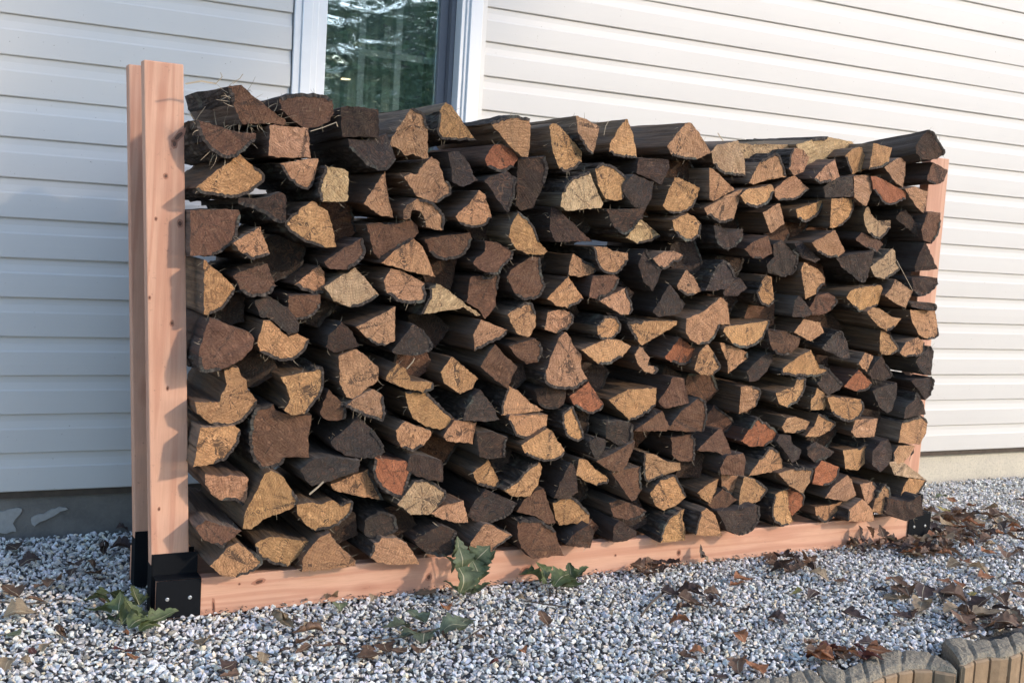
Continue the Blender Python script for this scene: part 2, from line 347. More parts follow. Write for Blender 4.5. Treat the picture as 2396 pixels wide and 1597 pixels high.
mx = s.n('ShaderNodeMixShader', {0: 0.36}); s.l(tr.outputs[0], mx.inputs[1]); s.l(gl.outputs[0], mx.inputs[2]); s.l(mx.outputs[0], s.out.inputs[0])
wp('pane', (0.612, 1.011, 0.078, 0.084, WZ0 + 0.036, WZ1), s.m)
# curtain corner inside, bottom left
P = [(0.60, WZ0 - .02), (0.76, WZ0 - .02), (0.70, 1.18), (0.64, 1.26), (0.60, 1.285)]
n = len(P); vs = [(x, 0.14, z) for x, z in P] + [(x, 0.15, z) for x, z in P]
mesh_obj('curtain', vs, [tuple(range(n)), tuple(range(n, 2 * n))[::-1]] + [(i, i + n, (i + 1) % n + n, (i + 1) % n) for i in range(n)], M_CURT, win)
vs, fs = [], []
for i in range(61):
    x = 0.56 + i * 0.55 / 60
    for z in (WZ0 - .04, WZ1 + .04): vs.append((x, 0.17 + 0.010 * math.sin(i * 0.9) + 0.004 * math.sin(i * 2.3), z))
for i in range(60): fs.append((i * 2, i * 2 + 2, i * 2 + 3, i * 2 + 1))
mesh_obj('sheer_curtain', vs, fs, mat_plain('sheer', (0.42, 0.47, 0.46), 0.9, 0, 8, 0.3, 0.1), win)
bm = bmesh.new(); add_box(bm, 0.2, 1.6, 0.2, 1.8, 0.7, 2.6); bmesh.ops.delete(bm, geom=[f for f in bm.faces if abs(f.calc_center_median().y - 0.2) < 1e-4], context='FACES')
hp('room_interior', bm, M_ROOM)
bm = bmesh.new(); add_box(bm, 1.1255, 1.1440, -0.018, 0.02, WZ0 - .03, WZ1 + .02); hp('trim_channel', bm, mat_plain('cream_channel', (0.74, 0.71, 0.66), 0.5, 0, 20, 0.1, 0))

# ------------------------------------------------------------------ rack
RY = 0.02851; CR, SR = math.cos(RY), math.sin(RY)
def rk(x, y, z): return Vector((x * CR - y * SR, x * SR + y * CR, z))
L = 2.600; BX = 0.1053; RH = 0.0905; PY = 0.0446; SP = 0.2131; LEAN = -0.0575
rack = tag(empty('firewood_rack', (0, 0, 0), RY), 'new fir lumber firewood rack with black steel corner brackets standing on gravel', 'firewood rack')
def rp(name, b, mat, bevel=0.002, shear=None, parent=None): return box_obj(name, b, mat, parent or rack, bevel, shear=shear)
rp('rail', (0.006, L - .006, 0.0025, 0.0385, -0.004, RH), M_RAIL, 0.003)
YB = PY + SP + 0.0382
rp('rail', (0.000, L, YB + 0.003, YB + 0.041, -0.004, RH), M_RAIL, 0.003)
def post(x, y, lean):
    return rp('post', (x, x + .0889, y, y + .038, 0.01, 1.2985 + (0.012 if y > .1 else 0)), M_POST, 0.003, shear=lean)
post(0.0017, PY, LEAN); post(0.0017, PY + SP, -0.0534)
post(2.4835, PY, 0.006); post(2.4835, PY + SP, 0.004)
def bracket(x0, sgn, front):
    # x0 outer end; sgn +1 opens to the right
    t = 0.003; bm = bmesh.new()
    a, b = sorted((x0, x0 + sgn * BX)); yo = 0.0 if front else YB + 0.044
    py0 = PY if front else PY + SP
    add_box(bm, a, b, yo - t, yo - 0.0003 if False else yo + 0.0, 0.0, RH + 0.001)              # outer plate over the rail
    add_box(bm, a, b, *( (0.0, py0 - 0.0035) if front else (py0 + .0415, yo) ), RH + 0.0012, RH + 0.0035)   # shelf over the rail
    fy = py0 - 0.0035
    add_box(bm, a - 0.0005, b, fy, fy + t, 0.0, 0.1453)                       # socket front
    add_box(bm, a - 0.0005, b, py0 + 0.0385, py0 + 0.0385 + t, 0.0, 0.1453)
    e = (a - 0.0005 - t, a - 0.0005) if sgn > 0 else (b, b + t)
    add_box(bm, e[0], e[1], fy, py0 + 0.0385 + t, 0.0, 0.1453)
    br = bm_obj('bracket', bm, M_STEEL, rack, 0.0008, seg=1)
    for dx in (0.026, 0.079):
        sx = x0 + sgn * dx; yy = yo - t if front else yo
        vs, fs = [], []
        prof_ = [(0.0048, 0.0), (0.0046, 0.0016), (0.0034, 0.0024), (0.0018, 0.0024), (0.0014, 0.0012), (0.0, 0.0012)]
        d = -1 if front else 1
        for r_, h_ in prof_:
            for k in range(12): vs.append((sx + r_ * math.cos(k * math.pi / 6), yy + d * h_, 0.047 + r_ * math.sin(k * math.pi / 6)))
        for j in range(len(prof_) - 1):
            for k in range(12): fs.append((j * 12 + k, j * 12 + (k + 1) % 12, (j + 1) * 12 + (k + 1) % 12, (j + 1) * 12 + k))
        mesh_obj('screw', vs, fs, M_SCREW, br, smooth=False)
bracket(0.0, 1, True); bracket(0.0, 1, False); bracket(L, -1, True); bracket(L, -1, False)

# knots in the fresh lumber: hard dark ovals a hair proud of the face
M_KNOT = mat_plain('knot', (0.13, 0.05, 0.03), 0.5, 0, 500, 0.7, 0.3, 0.0004); M_KHALO = mat_plain('knot_grain', (0.44, 0.19, 0.115), 0.6, 0, 300, 0.4, 0.2, 0.0004)
_ci = Vector((CAM.x * CR + CAM.y * SR, -CAM.x * SR + CAM.y * CR, CAM.z))
def knot(u, v, yf, rx, rz, ang=0.0):
    d = ray(u, v); d = Vector((d.x * CR + d.y * SR, -d.x * SR + d.y * CR, d.z)); p = _ci + d * ((yf - _ci.y) / d.y)
    for k, (s_, m_, y_) in enumerate(((1.9, M_KHALO, 0.0003), (1.0, M_KNOT, 0.0006))):
        vs = []
        for i in range(14):
            a = i * 6.283 / 14; x, z = rx * s_ * math.cos(a) * random.uniform(.85, 1.12), rz * s_ * math.sin(a) * random.uniform(.85, 1.12)
            vs.append((p.x + x * math.cos(ang) - z * math.sin(ang), yf - y_, p.z + x * math.sin(ang) + z * math.cos(ang)))
        mesh_obj('knot', vs, [tuple(range(14))], m_, rack)
for a in ((418, 318, .0045, .013, -.7), (408, 337, .004, .006, 0), (388, 412, .0035, .004, 0), (421, 523, .004, .006, .2), (402, 756, .003, .0045, 0), (350, 696, .002, .003, 0), (365, 512, .002, .003, 0), (392, 908, .002, .0035, 0), (372, 1190, .002, .003, 0)):
    knot(a[0], a[1], PY, a[2], a[3], a[4])
for a in ((500, 1420, .0022, .014, .1), (606, 1360, .010, .004, .2), (1003, 1349, .005, .006, 0), (1230, 1334, .012, .007, .5), (1588, 1292, .005, .006, 0), (1440, 1298, .0025, .0025, 0), (560, 1365, .002, .002, 0)):
    knot(a[0], a[1], 0.0025, a[2], a[3], a[4])
LOGS = """\
b 9-0 532,203 565,199 593,226 614,240 629,254 670,282 665,292 632,288 568,292 545,244
b 0-3 652,228 706,220 754,221 778,235 781,264 772,282 744,297 711,300 685,282 660,257
d - 797,251 813,249 884,255 887,320 800,320
b 4-0 456,279 494,290 552,308 598,313 598,325 568,356 542,370 501,356 471,323
p - 632,291 721,300 727,369 652,368 629,364
k 5-10 814,325 848,328 876,323 904,313 912,333 925,371 915,389 897,399 864,389 836,364 818,343
p 2-5 912,343 916,323 961,254 973,257 991,267 1001,302 1001,369 989,371 968,361 948,364 930,346
y 1-6 558,359 593,389 616,404 609,430 558,461 481,453 456,440 507,399 532,384
t 3-7 656,384 708,374 746,370 736,422 726,440 713,443 675,417
w 4-0 764,389 800,394 816,402 813,471 754,473 746,435
t - 901,401 907,456 921,509 889,504 850,476
d 4-7 558,463 621,463 654,448 669,456 669,519 647,519 609,494 558,476
y 4-7 731,470 767,494 779,537 787,578 759,577 711,563 667,524 698,491
b 2-6 445,491 558,490 561,501 555,542 542,568 519,588 494,598 445,598
y 3-0 1028,261 1043,240 1056,246 1113,328 1031,321
y 0-3 1145,288 1186,274 1209,271 1241,278 1241,328 1236,368 1222,368 1189,338 1168,310
r 6-9 1135,373 1145,353 1158,338 1178,339 1196,351 1213,371 1201,389 1181,399 1161,400 1140,389
k - 1048,356 1069,353 1084,363 1099,384 1107,407 1117,422 1084,437 1059,427 1056,394
y 4-6 1286,294 1293,287 1309,294 1362,356 1361,379 1329,402 1309,394 1293,353
p 3-5 1347,270 1377,282 1403,297 1388,361 1372,351 1354,315
k 2-4 1133,421 1186,400 1207,417 1204,458 1187,498 1156,455
d 1-3 1212,373 1275,366 1281,394 1273,430 1247,486 1219,493 1207,481 1209,430
w 1-4 1311,483 1316,450 1329,427 1347,412 1380,404 1390,430 1411,476 1406,486 1352,491 1326,493
y 0-4 1393,394 1408,382 1441,394 1472,426 1457,465 1441,469 1418,465 1400,437
p 6-9 946,414 962,404 974,409 990,384 1010,368 1025,376 1041,422 1053,430 1053,453 1023,474 1000,470 974,458
p 2-5 942,496 957,476 979,464 1013,474 1039,506 1036,537 1023,539 997,532 992,506 982,493 964,493 959,511 944,514
t 4-7 1065,506 1097,476 1121,445 1135,455 1150,509 1130,527 1097,532 1074,521
y 2-5 1190,552 1196,527 1212,497 1232,511 1250,532 1260,565 1282,588 1273,595 1237,595 1209,583
d - 1288,483 1303,486 1386,565 1298,565 1286,532
b 3-7 995,560 1059,549 1099,544 1104,557 1094,583 1071,603 1028,606 1005,588
b 7-9 857,524 880,521 906,525 941,521 962,514 977,529 979,544 967,557 931,580 890,606 875,593
y 4-6 1427,337 1448,299 1468,278 1482,317 1491,370 1446,365 1426,355
t 5-7 1561,342 1604,288 1617,287 1635,309 1663,357 1630,373 1594,370 1571,362
w 4-7 1663,355 1678,339 1727,329 1742,373 1744,411 1719,411 1686,403 1670,383
p 1-4 1765,403 1778,378 1818,360 1834,393 1840,413 1795,421 1767,431 1752,429
t 0-2 1846,393 1849,362 1857,347 1877,350 1894,368 1880,403 1857,411
p 4-6 1904,419 1931,388 1954,373 1964,413 1946,424 1920,429
d - 1494,370 1563,373 1566,393 1548,431 1489,406
k - 1459,431 1484,408 1528,426 1525,464 1510,485 1484,485 1461,454
y 5-8 1551,482 1563,449 1579,416 1589,416 1637,439 1630,464 1617,485 1589,500 1563,495
t - 1660,393 1670,396 1719,444 1670,470 1660,467
p 4-6 1649,487 1696,459 1737,442 1727,477 1716,513 1688,521 1655,503
y 4-7 1732,457 1749,442 1778,439 1806,431 1812,447 1798,472 1770,485 1744,477
t 3-5 1813,442 1844,416 1859,410 1892,442 1859,467 1823,467 1813,459
p - 1785,498 1818,477 1825,477 1836,522 1803,546
y 3-6 1862,490 1900,477 1926,467 1927,475 1915,500 1885,519 1867,510
y 1-4 1946,464 1994,464 1997,487 1984,513 1961,531 1941,533
y 3-7 1573,516 1609,498 1622,505 1640,523 1637,546 1617,564 1594,559 1579,541
d 2-4 1419,490 1512,487 1502,510 1464,549 1438,533
w 3-5 1465,556 1499,513 1522,531 1544,551 1522,564 1492,569
k 4-8 1670,528 1688,531 1701,544 1739,536 1738,554 1716,579 1693,582 1676,561
b 4-5 1742,582 1765,564 1798,551 1808,592 1783,605 1762,605
k 2-5 1808,572 1829,561 1854,587 1867,597 1859,635 1834,648 1798,638 1794,618 1811,600
k - 1857,569 1874,564 1919,607 1908,615 1877,602
t 3-5 1900,567 1954,538 1977,587 1961,600 1938,602 1913,587
t 4-8 1388,577 1420,579 1433,587 1469,592 1469,607 1446,638 1420,638 1400,620
p 3-7 1528,605 1551,589 1576,587 1599,597 1589,610 1576,612 1558,628 1543,623
y 5-0 1977,366 1992,350 2003,345 2017,346 2033,394 1992,408
y 2-4 2044,335 2087,346 2079,380 2061,392 2033,397
d 2-5 2142,339 2161,316 2170,305 2186,312 2208,351 2206,364 2190,373 2160,373 2144,359
p - 2070,392 2094,373 2108,369 2119,380 2119,401 2112,439 2094,426
b 3-4 2183,380 2217,398 2208,426 2190,432 2169,423 2170,410
p - 1998,412 2020,409 2044,416 2042,441 2028,481 2019,480 1999,462
r 3-6 2038,412 2054,414 2121,450 2119,464 2094,476 2069,476 2044,442
p - 2117,442 2140,437 2170,448 2167,476 2161,499 2144,484
w 7-10 2020,503 2026,487 2033,484 2038,500 2051,516 2065,518 2084,516 2083,532 2069,551 2051,559 2033,546 2024,528
d - 2108,494 2119,491 2151,530 2152,559 2097,512 2097,505
b 2-4 2170,496 2200,497 2201,516 2194,548 2179,569 2161,562 2156,537
k - 1928,439 1947,419 1995,412 1998,460 1929,462
b 4-5 2002,558 2017,543 2049,558 2067,570 2051,591 2028,579 2004,563
d - 2142,620 2156,581 2165,565 2194,629 2140,636
d 3-6 2133,650 2158,648 2194,649 2194,663 2179,682 2152,693 2138,681
w 4-7 2036,624 2067,602 2085,582 2094,586 2097,608 2105,627 2088,643 2070,653 2047,647
p - 2071,691 2085,675 2095,653 2136,681 2119,720 2095,709
k 4-6 1956,604 1994,595 2046,586 2038,618 2029,649 2015,659 1972,627
y 4-7 1988,682 2006,674 2061,666 2066,674 2054,713 2029,725 2010,728 1995,713 1981,695
y 4-5 1874,632 1881,613 1913,629 1931,649 1929,661 1910,686 1885,699
b 2-4 1911,690 1940,686 1954,695 1959,706 1947,724 1929,734 1901,738 1894,720
t 5-6 2029,729 2042,719 2058,722 2088,741 2109,745 2094,765 2074,774 2054,761 2035,741
y 4-6 2129,725 2158,725 2167,722 2188,727 2194,766 2193,788 2170,793 2151,784 2133,750
t - 1858,777 1881,746 1919,754 1928,777 1897,799
k - 1854,734 1861,699 1872,691 1902,732 1890,741 1854,741
k 2-5 2129,708 2161,707 2185,709 2190,713 2189,725 2161,724 2133,718
t 3-5 545,569 583,546 609,532 632,594 593,605 568,594
y 3-5 477,607 509,633 542,663 549,676 529,712 489,737 477,735
b 4-7 545,645 583,628 626,617 634,643 646,668 629,689 588,694 563,676
t 3-5 689,666 746,620 759,635 760,684 723,684
b 2-5 758,612 808,579 847,557 853,584 843,612 813,630 772,630
w 3-5 759,671 831,626 851,648 887,689 853,712 820,719 782,704
t - 892,615 927,584 968,559 989,577 1019,648 961,635
t 3-7 897,656 915,628 943,635 994,663 994,704 961,709 930,704 907,684
b 2-5 675,691 749,689 750,709 736,735 706,746 675,746
k - 596,702 634,696 672,719 700,755 700,776 675,783 649,760 632,742 609,742
b 7-9 491,742 514,750 537,760 586,778 593,791 593,811 565,842 519,865 473,867 463,832 473,793
y 5-9 616,750 632,750 665,781 675,788 695,781 723,793 711,824 680,842 647,842 609,821 603,801
d - 769,786 800,753 823,776 839,809 782,825 763,811
p 3-5 833,765 925,718 924,798 904,806 879,806 859,791
k 1-4 966,758 989,770 1013,809 991,827 961,832 922,827 917,821
p - 792,832 836,816 866,842 887,860 882,893 851,913 836,934 810,929 795,893
b 2-6 1133,564 1162,566 1196,585 1199,600 1177,624 1165,641 1141,639 1120,630 1107,615 1116,602 1135,588
b 1-4 1103,647 1126,644 1141,651 1167,641 1162,679 1160,713 1135,747 1122,726 1092,707 1097,666
b 4-9 1186,649 1194,632 1216,617 1243,600 1262,602 1269,649 1275,670 1258,696 1226,700 1205,687
t 2-4 1330,624 1341,593 1360,605 1394,626 1388,639 1358,648 1332,643
y 2-4 1279,699 1330,647 1364,698 1349,711 1328,719 1303,715
b 2-5 1386,645 1432,641 1449,651 1441,673 1422,692 1396,698 1379,696
w 0-3 984,736 1007,687 1003,675 1020,663 1048,677 1086,709 1126,736 1118,741 1086,719 1035,728
t 1-3 1188,736 1211,718 1241,707 1254,736 1254,762 1239,788 1213,783 1196,755
p 2-5 1281,730 1309,724 1332,730 1343,741 1332,764 1303,779 1275,770
y 0-8 1398,762 1413,743 1439,741 1449,753 1451,764 1445,781 1426,793 1409,792 1398,783
p 3-0 1111,820 1107,783 1126,747 1186,772 1173,789
b 2-4 1190,809 1252,792 1264,800 1269,823 1258,845 1233,851 1211,836
b - 1124,857 1158,804 1184,834 1211,857 1194,893 1188,908 1162,891
p 8-0 1277,872 1290,832 1307,792 1322,775 1335,789 1341,809 1360,828 1360,862 1375,887 1345,908 1301,908 1273,891
y 5-7 1360,819 1392,804 1422,794 1449,795 1477,809 1456,834 1424,851 1400,851
y - 1031,870 1058,834 1118,885 1103,908 1077,921 1039,896
k 1-3 1493,617 1510,581 1527,605 1547,632 1540,653 1527,681 1506,658
p 4-6 1583,668 1606,630 1623,649 1642,681 1625,687 1606,690 1587,679
k - 1527,730 1567,664 1602,711 1591,732 1566,738 1544,741
k 0-4 1651,679 1676,626 1697,611 1714,630 1721,651 1702,675 1680,679
p 1-3 1402,704 1464,672 1479,717 1472,736 1455,736
y 4-0 1780,660 1793,644 1804,647 1808,670 1812,700 1802,715 1782,709 1770,687 1774,677
y 5-8 1470,753 1506,751 1585,751 1583,760 1502,808 1491,798 1476,775
t 5-8 1606,745 1644,730 1687,695 1702,707 1708,760 1685,758 1678,777 1661,800 1636,806 1617,796 1604,775
y 2-6 1697,764 1744,758 1802,749 1787,785 1770,804 1740,814 1714,804 1693,775
r 3-5 1555,836 1592,789 1627,817 1625,834 1604,853 1570,847
p 5-7 1485,828 1496,811 1504,815 1519,836 1515,857 1530,855 1540,864 1527,874 1510,870 1491,851
t 3-5 1625,864 1634,826 1655,804 1670,826 1685,857 1668,877 1640,877
p 2-3 1683,800 1719,811 1748,823 1748,838 1704,874 1702,847 1693,826
b 4-6 1797,772 1838,775 1872,792 1867,811 1850,828 1825,831 1808,819 1799,794
k - 1759,855 1782,834 1808,821 1808,843 1795,866 1774,889 1753,893 1748,868
k - 1691,685 1708,662 1731,649 1748,673 1725,692 1697,692
y 6-10 526,868 540,860 557,859 566,878 577,889 579,908 600,936 596,953 566,984 530,997 494,991 462,967 455,940 515,940 517,925 530,899
y 3-6 468,1001 515,997 549,995 562,1006 555,1038 532,1069 500,1086 453,1091 460,1052
y 2-6 657,882 689,876 727,868 749,859 757,882 749,925 713,967 681,971 666,959 679,933 670,904
b 10-2 591,967 606,953 638,947 647,961 670,967 704,973 730,970 727,993 721,1021 723,1069 666,1069 655,1086 621,1096 596,1080 583,1031
b 3-5 749,967 755,942 770,912 798,940 812,967 800,980 776,984 755,978
p 3-0 806,950 832,931 872,909 895,925 900,959 895,982 868,976
k 3-6 772,1033 808,1004 838,972 868,1001 897,1042 889,1063 846,1071 808,1065 781,1046
k - 704,1097 734,1072 770,1067 808,1074 842,1076 840,1101 791,1118 755,1131 730,1136 713,1120
t 4-6 481,1108 519,1114 540,1110 581,1116 578,1188 553,1171 519,1171 494,1154 481,1133
y 2-3 772,1133 829,1110 861,1097 897,1169 834,1159 781,1146
r 2-0 876,1069 929,1076 970,1082 948,1148 944,1163 927,1161 893,1142 874,1106
y 6-8 903,888 912,865 929,850 950,862 961,890 986,892 1012,894 1014,909 990,916 961,911 931,903
y 0-3 948,916 990,913 1020,939 1063,977 1050,996 1029,1005 997,996 965,977 954,947
y 4-6 927,1007 948,984 1007,1007 1010,1018 990,1041 963,1054 939,1047 929,1030
k 0-2 1085,984 1090,956 1107,926 1124,912 1152,947 1168,981 1139,985
p 0-2 1171,971 1177,939 1188,901 1211,913 1241,943 1273,960 1220,967
d 4-6 1250,911 1279,901 1326,899 1320,947 1305,954 1279,956 1260,943
y 2-7 1194,971 1282,969 1279,996 1258,1013 1231,1024 1207,1018 1197,1001 1190,981
t - 1037,1022 1050,1001 1063,983 1114,988 1105,1037 1046,1032
d 2-4 1116,1011 1152,1009 1186,1024 1182,1049 1182,1069 1148,1073 1122,1069
y 4-8 1220,1041 1245,1024 1279,1002 1290,1007 1321,1054 1313,1069 1284,1078 1254,1073 1228,1060
y 0-0 1316,973 1324,960 1337,950 1347,969 1366,1018 1356,1030 1337,1026 1322,1011
d - 959,1064 982,1064 1033,1077 1037,1092 1035,1126 999,1120 971,1111 952,1098
y 3-6 1105,1105 1126,1090 1143,1075 1167,1124 1165,1139 1146,1141 1118,1130
d - 1313,1122 1335,1081 1347,1098 1352,1151 1326,1168 1296,1164
r 3-7 1332,928 1358,909 1377,892 1413,945 1404,958 1387,967 1368,962 1343,947
y 3-5 1423,935 1470,911 1536,907 1534,945 1511,967 1474,984 1457,967
b - 1540,939 1564,905 1574,882 1600,884 1613,943 1555,956
b - 1483,1008 1549,960 1566,996 1559,1008
b 2-5 1562,1005 1591,964 1634,930 1651,939 1653,979 1644,1009 1606,1009
t 2-4 1729,967 1734,905 1759,902 1780,913 1768,950 1746,962
k 2-4 1417,986 1449,984 1479,990 1482,1018 1474,1032 1449,1043 1419,1024
k - 1377,1032 1396,1024 1417,1028 1415,1045 1406,1064 1392,1071 1381,1049
b - 1396,1079 1443,1056 1486,1029 1483,1049 1466,1086 1457,1100 1432,1103
b 1-3 1570,1024 1617,1015 1625,1032 1624,1079 1591,1079 1574,1066
b - 1630,1054 1659,1024 1681,1003 1689,1003 1704,1039 1715,1066 1691,1064 1674,1056
r 1-6 1738,1028 1753,1003 1770,979 1787,986 1819,1011 1812,1028 1787,1043 1755,1044 1732,1030
y 4-6 1349,1111 1355,1073 1372,1075 1394,1098 1423,1117 1421,1128 1396,1134 1366,1122
p 5-0 1506,1058 1534,1064 1559,1079 1591,1083 1593,1098 1553,1111 1513,1126 1506,1096
b - 1685,1094 1700,1066 1740,1060 1744,1075 1740,1111 1687,1109
y 1-3 1751,1114 1778,1075 1802,1047 1821,1056 1830,1075 1830,1103 1787,1106
k 0-2 1922,815 1963,774 1980,794 1990,836 1975,839 1950,828
y 2-4 2058,822 2060,771 2082,783 2103,815 2084,830 2063,828
t - 2009,851 2024,824 2043,832 2029,870
t 3-5 2105,826 2120,800 2148,789 2162,800 2158,828 2120,834
k 1-2 2143,841 2177,809 2184,822 2179,877 2165,877 2150,862
d 3-5 2031,875 2048,849 2063,834 2071,849 2088,877 2067,891 2041,885
y 3-0 1831,862 1871,832 1897,819 1916,856 1941,864 1918,879 1865,879 1829,874
k 1-3 1912,898 1937,862 1971,896 1973,900 1965,911 1937,924 1924,913
r 2-4 1975,904 2009,864 2041,896 2029,911 2005,916
k - 2041,913 2069,902 2099,896 2097,930 2086,960 2077,966 2058,953
k 1-3 2131,890 2179,881 2186,892 2177,924 2165,936 2150,913
y 2-6 1816,919 1859,904 1865,885 1884,883 1880,917 1863,941 1842,952 1822,943
y - 1897,936 1907,924 1912,907 1929,919 1936,943 1927,958 1897,960
y 2-7 1935,928 1982,930 2014,934 2021,949 2012,972 1986,986 1961,977 1946,962
k 2-4 2114,979 2120,951 2139,936 2145,917 2162,951 2166,968 2141,972
p 4-5 1829,998 1842,977 1863,974 1895,987 1886,1006 1861,1013 1837,1011
t 2-4 1884,1021 1905,996 1916,967 1954,989 1941,1006 1916,1022
p - 1992,1011 2001,981 2054,979 2046,1021 2003,1023
y 1-4 2107,1006 2111,987 2141,977 2160,975 2170,989 2167,1013 2152,1039 2103,1034
k - 1816,1030 1825,1017 1850,1017 1852,1036 1876,1051 1869,1072 1854,1082 1837,1057
k 3-4 1888,1047 1907,1032 1952,1057 1941,1068 1907,1081 1890,1066
y 3-5 619,1109 634,1100 659,1111 683,1145 698,1170 689,1185 659,1198 621,1211 589,1236 568,1236 574,1196 596,1156
y 4-9 693,1179 730,1175 751,1179 781,1168 795,1179 823,1173 821,1196 791,1226 766,1235 738,1240 713,1226 698,1204
b 3-5 458,1234 481,1217 566,1241 532,1268 521,1281 500,1272 472,1258
y 4-7 492,1323 519,1294 538,1277 557,1268 591,1294 614,1313 591,1334 553,1349 519,1347
y 5-8 606,1264 634,1255 668,1258 725,1266 724,1279 672,1325 634,1315 606,1300 596,1277
t - 706,1336 708,1306 727,1279 749,1255 772,1246 787,1270 832,1311 832,1323 770,1332
k 0-8 853,1217 872,1202 897,1196 923,1209 929,1238 910,1249 893,1258 872,1259 853,1251
t 0-1 866,1304 874,1270 885,1268 893,1258 927,1258 951,1270 968,1294 982,1319 919,1321 885,1315
w 2-6 929,1179 965,1135 971,1124 999,1122 1029,1139 1044,1156 1024,1186 1005,1203 961,1203 944,1188
t - 1007,1201 1037,1181 1084,1171 1096,1222 1065,1222 1033,1213
k 3-6 1095,1203 1109,1173 1137,1145 1209,1177 1197,1196 1173,1213 1141,1224 1105,1218
y 0-3 1177,1145 1211,1122 1228,1101 1260,1079 1269,1092 1258,1135 1239,1160 1199,1161
b - 1209,1196 1228,1167 1254,1147 1273,1141 1284,1179 1301,1222 1284,1226 1252,1207
t 3-4 1101,1269 1133,1226 1148,1226 1199,1252 1150,1288 1131,1294 1109,1292 1099,1281
b 1-3 1211,1254 1211,1218 1265,1218 1301,1243 1305,1264 1319,1298 1248,1307 1220,1281
d 3-6 969,1262 999,1245 1033,1228 1067,1241 1056,1292 1029,1300 999,1292 976,1275
y 0-4 1294,1175 1313,1162 1339,1164 1362,1181 1378,1203 1378,1224 1343,1224 1309,1228 1299,1211
d - 1322,1273 1347,1245 1379,1226 1392,1243 1381,1281 1347,1279
b 1-3 1430,1104 1498,1091 1500,1132 1502,1144 1487,1168 1479,1172 1462,1151
y 1-4 1521,1153 1547,1121 1576,1110 1591,1130 1606,1161 1583,1181 1551,1194 1534,1183
y - 1632,1153 1651,1136 1681,1119 1674,1149 1661,1178 1644,1166
t 3-5 1687,1110 1740,1113 1734,1140 1729,1159 1708,1155 1689,1136
y 2-4 1732,1149 1742,1115 1768,1121 1795,1144 1778,1170 1746,1181 1729,1183
b - 1655,1178 1691,1142 1725,1168 1702,1185 1670,1193
b 3-5 1426,1176 1449,1168 1474,1176 1513,1195 1496,1212 1470,1217 1436,1208
d - 1434,1268 1436,1234 1449,1217 1491,1244 1487,1255 1462,1266
y 0-3 1545,1268 1551,1238 1568,1208 1591,1193 1601,1191 1596,1212 1604,1236 1602,1263
t 0-2 1627,1251 1632,1223 1640,1198 1653,1187 1674,1204 1689,1253 1661,1253
k 2-6 1678,1195 1719,1193 1776,1181 1778,1200 1772,1223 1753,1244 1729,1251 1702,1240
y 6-1 1806,1187 1814,1157 1830,1147 1844,1149 1844,1185 1855,1217 1846,1227 1827,1229 1810,1215
y 1-2 1972,1053 2006,1049 2040,1032 2037,1051 2023,1083 2006,1100 1978,1096 1976,1075
k - 2042,1056 2059,1034 2078,1026 2088,1049 2088,1070 2078,1087 2059,1104 2040,1085
p 5-6 2091,1060 2103,1041 2142,1043 2127,1066 2114,1081 2088,1087
w - 2080,1079 2114,1081 2167,1121 2133,1117 2093,1111
y 3-5 2105,1164 2114,1138 2127,1117 2168,1124 2150,1151 2131,1170 2112,1168
d - 2071,1200 2078,1164 2105,1170 2131,1172 2154,1158 2162,1204 2120,1218
p 1-3 1821,1107 1857,1096 1901,1096 1897,1124 1878,1153 1850,1138
r 2-5 1908,1096 1923,1077 1963,1092 1959,1115 1944,1130 1925,1136 1901,1132
p - 1931,1164 1950,1136 1982,1111 1993,1121 2003,1158 1980,1172
p 1-2 2012,1132 2042,1126 2061,1143 2046,1164 2027,1181
t 1-4 2040,1194 2050,1164 2067,1134 2082,1147 2080,1185 2063,1202
r 1-3 1838,1145 1850,1141 1880,1155 1878,1183 1853,1206 1840,1181
t 2-6 1906,1185 1942,1181 1972,1172 1965,1194 1944,1211 1929,1221 1910,1206
t 0-1 1984,1219 1986,1192 2018,1166 2040,1189 2046,1219
"""
